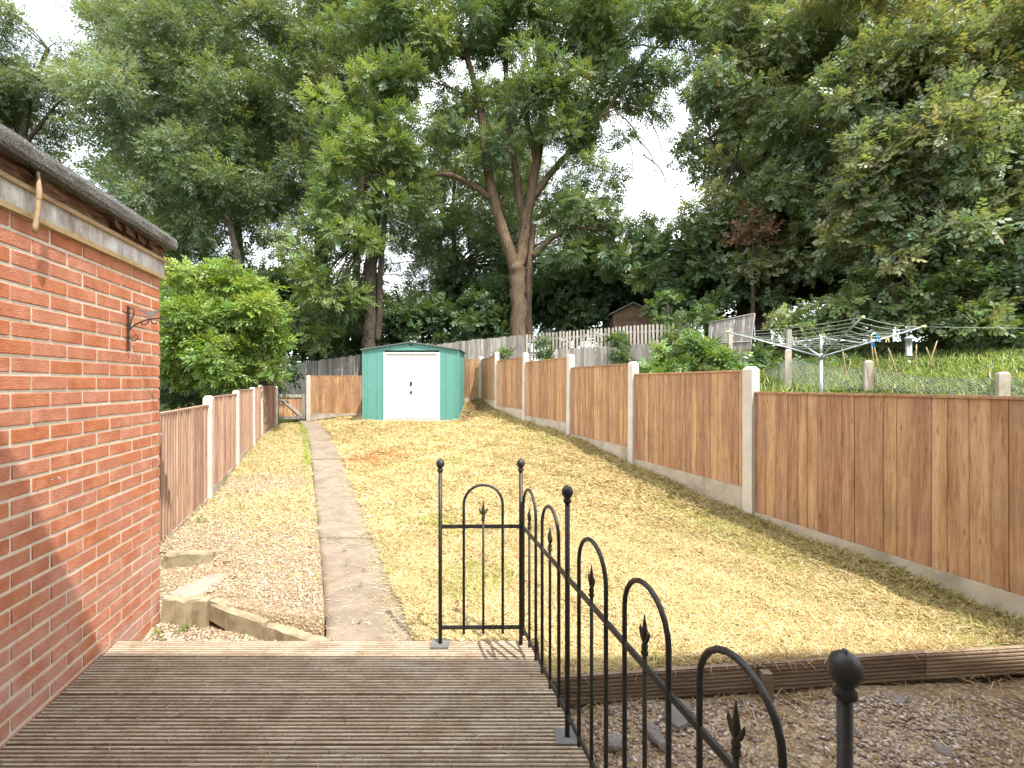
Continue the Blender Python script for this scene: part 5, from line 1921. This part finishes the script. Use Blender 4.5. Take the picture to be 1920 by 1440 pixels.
# undergrowth and shrubs
def shrub(name, label, base, lobes, kind, dens, cols, seed, per=5, scale=1.0, rmax=0.6, cat='bush', group=None, droop=0.2):
    Yb = base[1]
    z = P(base[0], lobes[0][1], Yb).z
    return tree(name, label, cat, base, [([(base[0], CY - (gzf((base[0] - CX) / F * Yb, Yb) - EYE) * F / Yb - 4, Yb), (base[0] + 3, lobes[0][1] + 10, Yb), (base[0] - 2, lobes[0][1] - 15, Yb)], 4, 1.5)],
                lobes, kind, dens, cols, 'bark_dark', seed, per=per, scale=scale, rmax=rmax, group=group, droop=droop, twmax=0.9)


shrub('laurel_bush', 'bright yellow green rounded bush beyond the left fence', (415, 11.2),
      [(415, 610, 10.8, 80), (355, 590, 11, 62), (470, 590, 11, 62), (400, 545, 11, 58), (440, 555, 11, 55), (350, 660, 10.8, 55), (490, 650, 10.8, 46), (420, 680, 10.5, 60), (330, 700, 11, 40), (515, 620, 11.4, 34), (380, 525, 11.2, 34), (470, 690, 10.9, 34), (460, 528, 11.2, 30), (330, 535, 11.2, 20), (372, 503, 11.2, 16), (425, 508, 11.2, 18), (500, 548, 11.2, 20), (538, 640, 11.2, 20), (535, 585, 11.4, 16), (318, 560, 11.2, 20), (520, 690, 11, 22)],
      'small', 330, G_BRIGHT, 101, per=9, rmax=0.42, scale=1.05)
shrub('evergreen_bush', 'dark evergreen undergrowth behind the grey fence left of the shed', (600, 17.2),
      [(600, 610, 17.2, 55), (560, 640, 17.4, 45), (650, 630, 17, 45), (530, 600, 18, 55), (560, 550, 18.5, 50), (490, 560, 18.5, 60), (700, 640, 17.3, 36)],
      'broad', 95, G_DARK, 111, per=4)
shrub('evergreen_bush', 'dark evergreen undergrowth directly behind the green shed', (790, 17.4),
      [(780, 610, 17.2, 48), (840, 600, 17.2, 52), (740, 630, 17.2, 40), (890, 600, 17.6, 46), (930, 610, 17.6, 36), (820, 640, 17, 36), (880, 640, 16.8, 26)],
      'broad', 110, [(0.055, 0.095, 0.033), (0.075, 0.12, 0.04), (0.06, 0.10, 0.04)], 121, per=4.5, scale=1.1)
shrub('evergreen_bush', 'shadowy evergreen undergrowth right of the ash trunk', (1080, 18.2),
      [(1060, 580, 18.2, 50), (1110, 550, 18.4, 50), (1040, 620, 18, 36), (1160, 530, 18.6, 50), (1210, 560, 18.4, 46), (1020, 570, 19, 40), (1100, 610, 18, 34)],
      'broad', 95, G_DARK, 131, per=4)
shrub('holly_bush', 'yellow green far shrub glowing between the dark stems and the ash', (745, 21),
      [(742, 560, 21, 34), (760, 590, 21, 30), (720, 590, 21, 28)], 'small', 170, [(0.22, 0.27, 0.04), (0.18, 0.24, 0.04)], 141, per=4, scale=1.4)
shrub('elder_bush', 'leafy elder growing against the pickets beside the reddish shed', (1250, 14.6),
      [(1235, 570, 14.9, 26), (1250, 600, 14.6, 24), (1300, 600, 13.0, 26), (1260, 640, 13.0, 24), (1330, 570, 14.8, 40), (1340, 600, 13.2, 26)], 'broad', 150, [(0.10, 0.16, 0.05), (0.075, 0.12, 0.045), (0.12, 0.18, 0.06)], 151, per=9, scale=0.75, rmax=0.34)
shrub('bramble_bush', 'sunlit bramble climbing over the right fence below the leaning panel', (1300, 10.8),
      [(1290, 670, 10.8, 30), (1330, 672, 10.6, 28), (1260, 690, 10.9, 24), (1365, 672, 10.2, 22), (1240, 660, 11.6, 20), (1310, 640, 11, 22), (1220, 690, 10.6, 15)],
      'small', 420, [(0.14, 0.22, 0.05), (0.10, 0.17, 0.045), (0.17, 0.25, 0.06)], 161, per=14, scale=1.05, rmax=0.28)
shrub('ivy_plant', 'dark ivy spilling over the picket fence near its middle', (1160, 13.9),
      [(1160, 640, 13.9, 14), (1163, 670, 13.7, 14), (1020, 640, 14.9, 8), (1022, 665, 14.7, 10), (945, 660, 13.0, 9), (1195, 690, 12.6, 8)], 'small', 420, [(0.07, 0.12, 0.04), (0.10, 0.15, 0.05)], 171, per=26, scale=1.05, rmax=0.22, cat='plant')
shrub('viburnum_bush', 'pale leaved shrub behind the left half of the rotary line', (1500, 11.5),
      [(1500, 600, 11.5, 34), (1545, 610, 11.3, 30), (1470, 615, 11.4, 26), (1590, 612, 11.2, 24)], 'broad', 190, [(0.19, 0.24, 0.09), (0.15, 0.20, 0.07), (0.22, 0.25, 0.11)], 181, per=8, scale=0.8, rmax=0.34)
shrub('bramble_bush', 'low green undergrowth behind the mesh fence posts', (1450, 10.8),
      [(1450, 700, 10.6, 26), (1500, 690, 10.8, 26), (1560, 690, 11, 30), (1620, 680, 11, 30), (1420, 670, 11.2, 30), (1700, 680, 11, 34), (1800, 690, 10.6, 34), (1890, 690, 10.2, 34)], 'small', 220, [(0.07, 0.12, 0.035), (0.10, 0.16, 0.05)], 191, per=9, scale=1.2, rmax=0.32)
# dead brown branch in the dark tree
shrub('dead_branch', 'rusty brown dead foliage hanging in the dark tree on the right', (1410, 14.2), [(1405, 425, 14.2, 24), (1420, 450, 14.2, 26), (1385, 455, 14.2, 20)], 'willow', 160, [(0.22, 0.12, 0.06), (0.16, 0.085, 0.045)], 201, per=10, rmax=0.3, cat='branch')

# the wood far behind: one dark mass
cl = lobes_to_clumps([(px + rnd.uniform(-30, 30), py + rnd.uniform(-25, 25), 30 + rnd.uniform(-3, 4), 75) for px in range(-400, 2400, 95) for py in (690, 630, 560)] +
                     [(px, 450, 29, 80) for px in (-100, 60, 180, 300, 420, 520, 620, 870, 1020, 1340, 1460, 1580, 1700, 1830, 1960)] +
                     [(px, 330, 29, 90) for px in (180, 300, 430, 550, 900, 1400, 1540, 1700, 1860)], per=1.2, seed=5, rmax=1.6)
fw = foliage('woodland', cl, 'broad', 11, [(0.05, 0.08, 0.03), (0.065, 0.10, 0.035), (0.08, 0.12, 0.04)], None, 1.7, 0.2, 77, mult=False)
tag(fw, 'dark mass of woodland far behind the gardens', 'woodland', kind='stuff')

# green grass in the neighbour's garden
n = 30000
y = 4.6 + 8.4 * rng.random(n)
x = right_x(y) + 0.6 + (9.5 + 0.15 * (y - 5) * 4 / 5) * rng.random(n)
z = gz(x, y)
cc = np.array([(0.20, 0.30, 0.06), (0.25, 0.34, 0.08), (0.15, 0.23, 0.05), (0.40, 0.40, 0.18)])[rng.integers(0, 4, n)] * (0.7 + 0.6 * rng.random((n, 1)))
blades('long_grass', x, y, z, 0.15, 0.013, cc, (20, 85), 'overgrown green grass in the neighbouring garden', 'grass', up=True, mat='leaf')
# tall dead stalks by the mesh fence
m = MB()
for (px, py, px2, py2, Y) in ((1640, 730, 1634, 640, 7.3), (1655, 730, 1640, 655, 7.2), (1690, 728, 1668, 660, 7.0), (1590, 728, 1580, 660, 7.6), (1735, 700, 1755, 645, 7.4), (1750, 692, 1738, 655, 7.5), (1715, 690, 1718, 650, 7.2)):
    a, b = P(px, py, Y), P(px2, py2, Y)
    m.tube([a, a.lerp(b, 0.5) + Vector((0.01, 0, 0)), b, b + (b - a) * 0.12], [0.006, 0.005, 0.011, 0.003], 5)
o = m.build('dead_stalks', 'lip_wood')
tag(o, 'tall dead grass stalks leaning by the mesh fence', 'grass', kind='stuff')
shrub('hedge', 'dark ivy covered hedge low behind the left fence under the bright bush', (400, 13.0),
      [(330, 700, 12.6, 46), (400, 710, 12.8, 48), (470, 710, 13.0, 46), (525, 690, 13.6, 36), (280, 690, 12.6, 46), (350, 740, 12.2, 36), (430, 745, 12.4, 34), (500, 735, 12.8, 26), (220, 700, 12.6, 50)], 'small', 150, G_DARK, 211, per=8, scale=1.25, rmax=0.4, cat='hedge')
# loose straw blown over the deck and the path
n = 520
x, y = -1.9 + 2.1 * rng.random(n), 1.0 + 1.55 * rng.random(n)
k = x < deck_r(y) - 0.02
x, y = x[k], y[k]
cc = np.array([(0.55, 0.45, 0.28), (0.62, 0.54, 0.38), (0.40, 0.29, 0.15)])[rng.integers(0, 3, len(x))]
blades('loose_straw', x, y, np.full(len(x), 0.003), 0.05, 0.0022, cc, (0, 9), 'loose straws scattered on the deck', 'straw')
n = 5200
y = 2.66 + 9.5 * rng.random(n) ** 1.3
u = rng.random(n)
u = np.where(rng.random(n) < 0.7, 1 - 0.35 * u ** 2.2, u)
x = pth_l(y) * (1 - u) + pth_r(y) * u
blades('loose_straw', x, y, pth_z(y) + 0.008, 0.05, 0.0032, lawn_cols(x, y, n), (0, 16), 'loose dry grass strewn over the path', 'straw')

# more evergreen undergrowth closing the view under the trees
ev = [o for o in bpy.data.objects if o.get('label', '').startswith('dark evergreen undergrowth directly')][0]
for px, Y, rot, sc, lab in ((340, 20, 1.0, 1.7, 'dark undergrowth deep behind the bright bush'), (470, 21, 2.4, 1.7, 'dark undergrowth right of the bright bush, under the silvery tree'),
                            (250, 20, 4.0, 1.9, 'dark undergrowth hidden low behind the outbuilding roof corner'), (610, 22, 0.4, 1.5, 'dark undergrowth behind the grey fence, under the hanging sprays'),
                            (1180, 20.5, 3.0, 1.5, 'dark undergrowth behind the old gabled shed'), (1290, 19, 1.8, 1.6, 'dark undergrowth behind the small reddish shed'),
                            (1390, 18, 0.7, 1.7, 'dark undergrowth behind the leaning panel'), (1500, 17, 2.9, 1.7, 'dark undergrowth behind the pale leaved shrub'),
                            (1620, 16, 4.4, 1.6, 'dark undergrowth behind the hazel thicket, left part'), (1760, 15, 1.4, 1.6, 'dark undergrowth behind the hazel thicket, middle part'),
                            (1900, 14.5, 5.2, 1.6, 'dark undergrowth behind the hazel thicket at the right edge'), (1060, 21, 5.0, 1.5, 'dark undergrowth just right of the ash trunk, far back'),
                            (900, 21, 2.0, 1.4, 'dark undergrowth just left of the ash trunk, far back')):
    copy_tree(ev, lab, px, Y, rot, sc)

# fallen leaves and a few weeds
n = 130
y = 2.9 + 5.5 * rng.random(n) ** 1.4
x = left_x(y) + 0.2 + (right_x(y) - left_x(y) - 0.4) * rng.random(n)
zz = np.where(x < pth_l(y), bed_z(x, y), np.where(x < pth_r(y), pth_z(y), lawn_z(x, y))) + 0.02
k = (x > -2.7 - (y - 3) * 0.42) & (y > np.where(x < -1.1, 3.3, 2.9))
cc = np.array([(0.22, 0.10, 0.05), (0.16, 0.08, 0.045), (0.34, 0.20, 0.08)])[rng.integers(0, 3, k.sum())]
blades('fallen_leaves', x[k], y[k], zz[k], 0.035, 0.022, cc, (0, 25), 'brown fallen leaves scattered over lawn and gravel', 'leaves')
for px, py, Y, r_, lab in ((355, 1150, 2.98, 0.035, 'tiny green weed at the foot of the first kerb stone'), (300, 1178, 2.93, 0.03, 'small weed at the brick wall corner beside the deck'),
                           (378, 985, 4.6, 0.05, 'pale green weed in the gravel beside the left fence'), (455, 955, 5.1, 0.04, 'little green weed in the middle of the gravel strip'), (1640, 1375, 1.85, 0.03, 'sprig of weed in the shaded gravel behind the nearest hoop')):
    p = P(px, py, Y)
    zb = -0.15 if Y < 3.0 and px < 700 else (-0.09 if px > 900 else float(bed_z(np.array([p.x]), np.array([p.y]))[0]))
    wd = thing('weed_plant', lab, 'weed', (p.x, p.y, zb))
    cl = [(p.x + rnd.uniform(-r_, r_), p.y + rnd.uniform(-r_, r_), zb + 0.02 + rnd.uniform(0, r_) * 0.3 - 0.012, r_ * 0.5, p.x, p.y, zb) for _ in range(3)]
    foliage('leaves', cl, 'small', 14000, [(0.13, 0.20, 0.035), (0.16, 0.23, 0.05)], wd, 0.17, 0.0, px, (p.x, p.y, zb), mult=False)
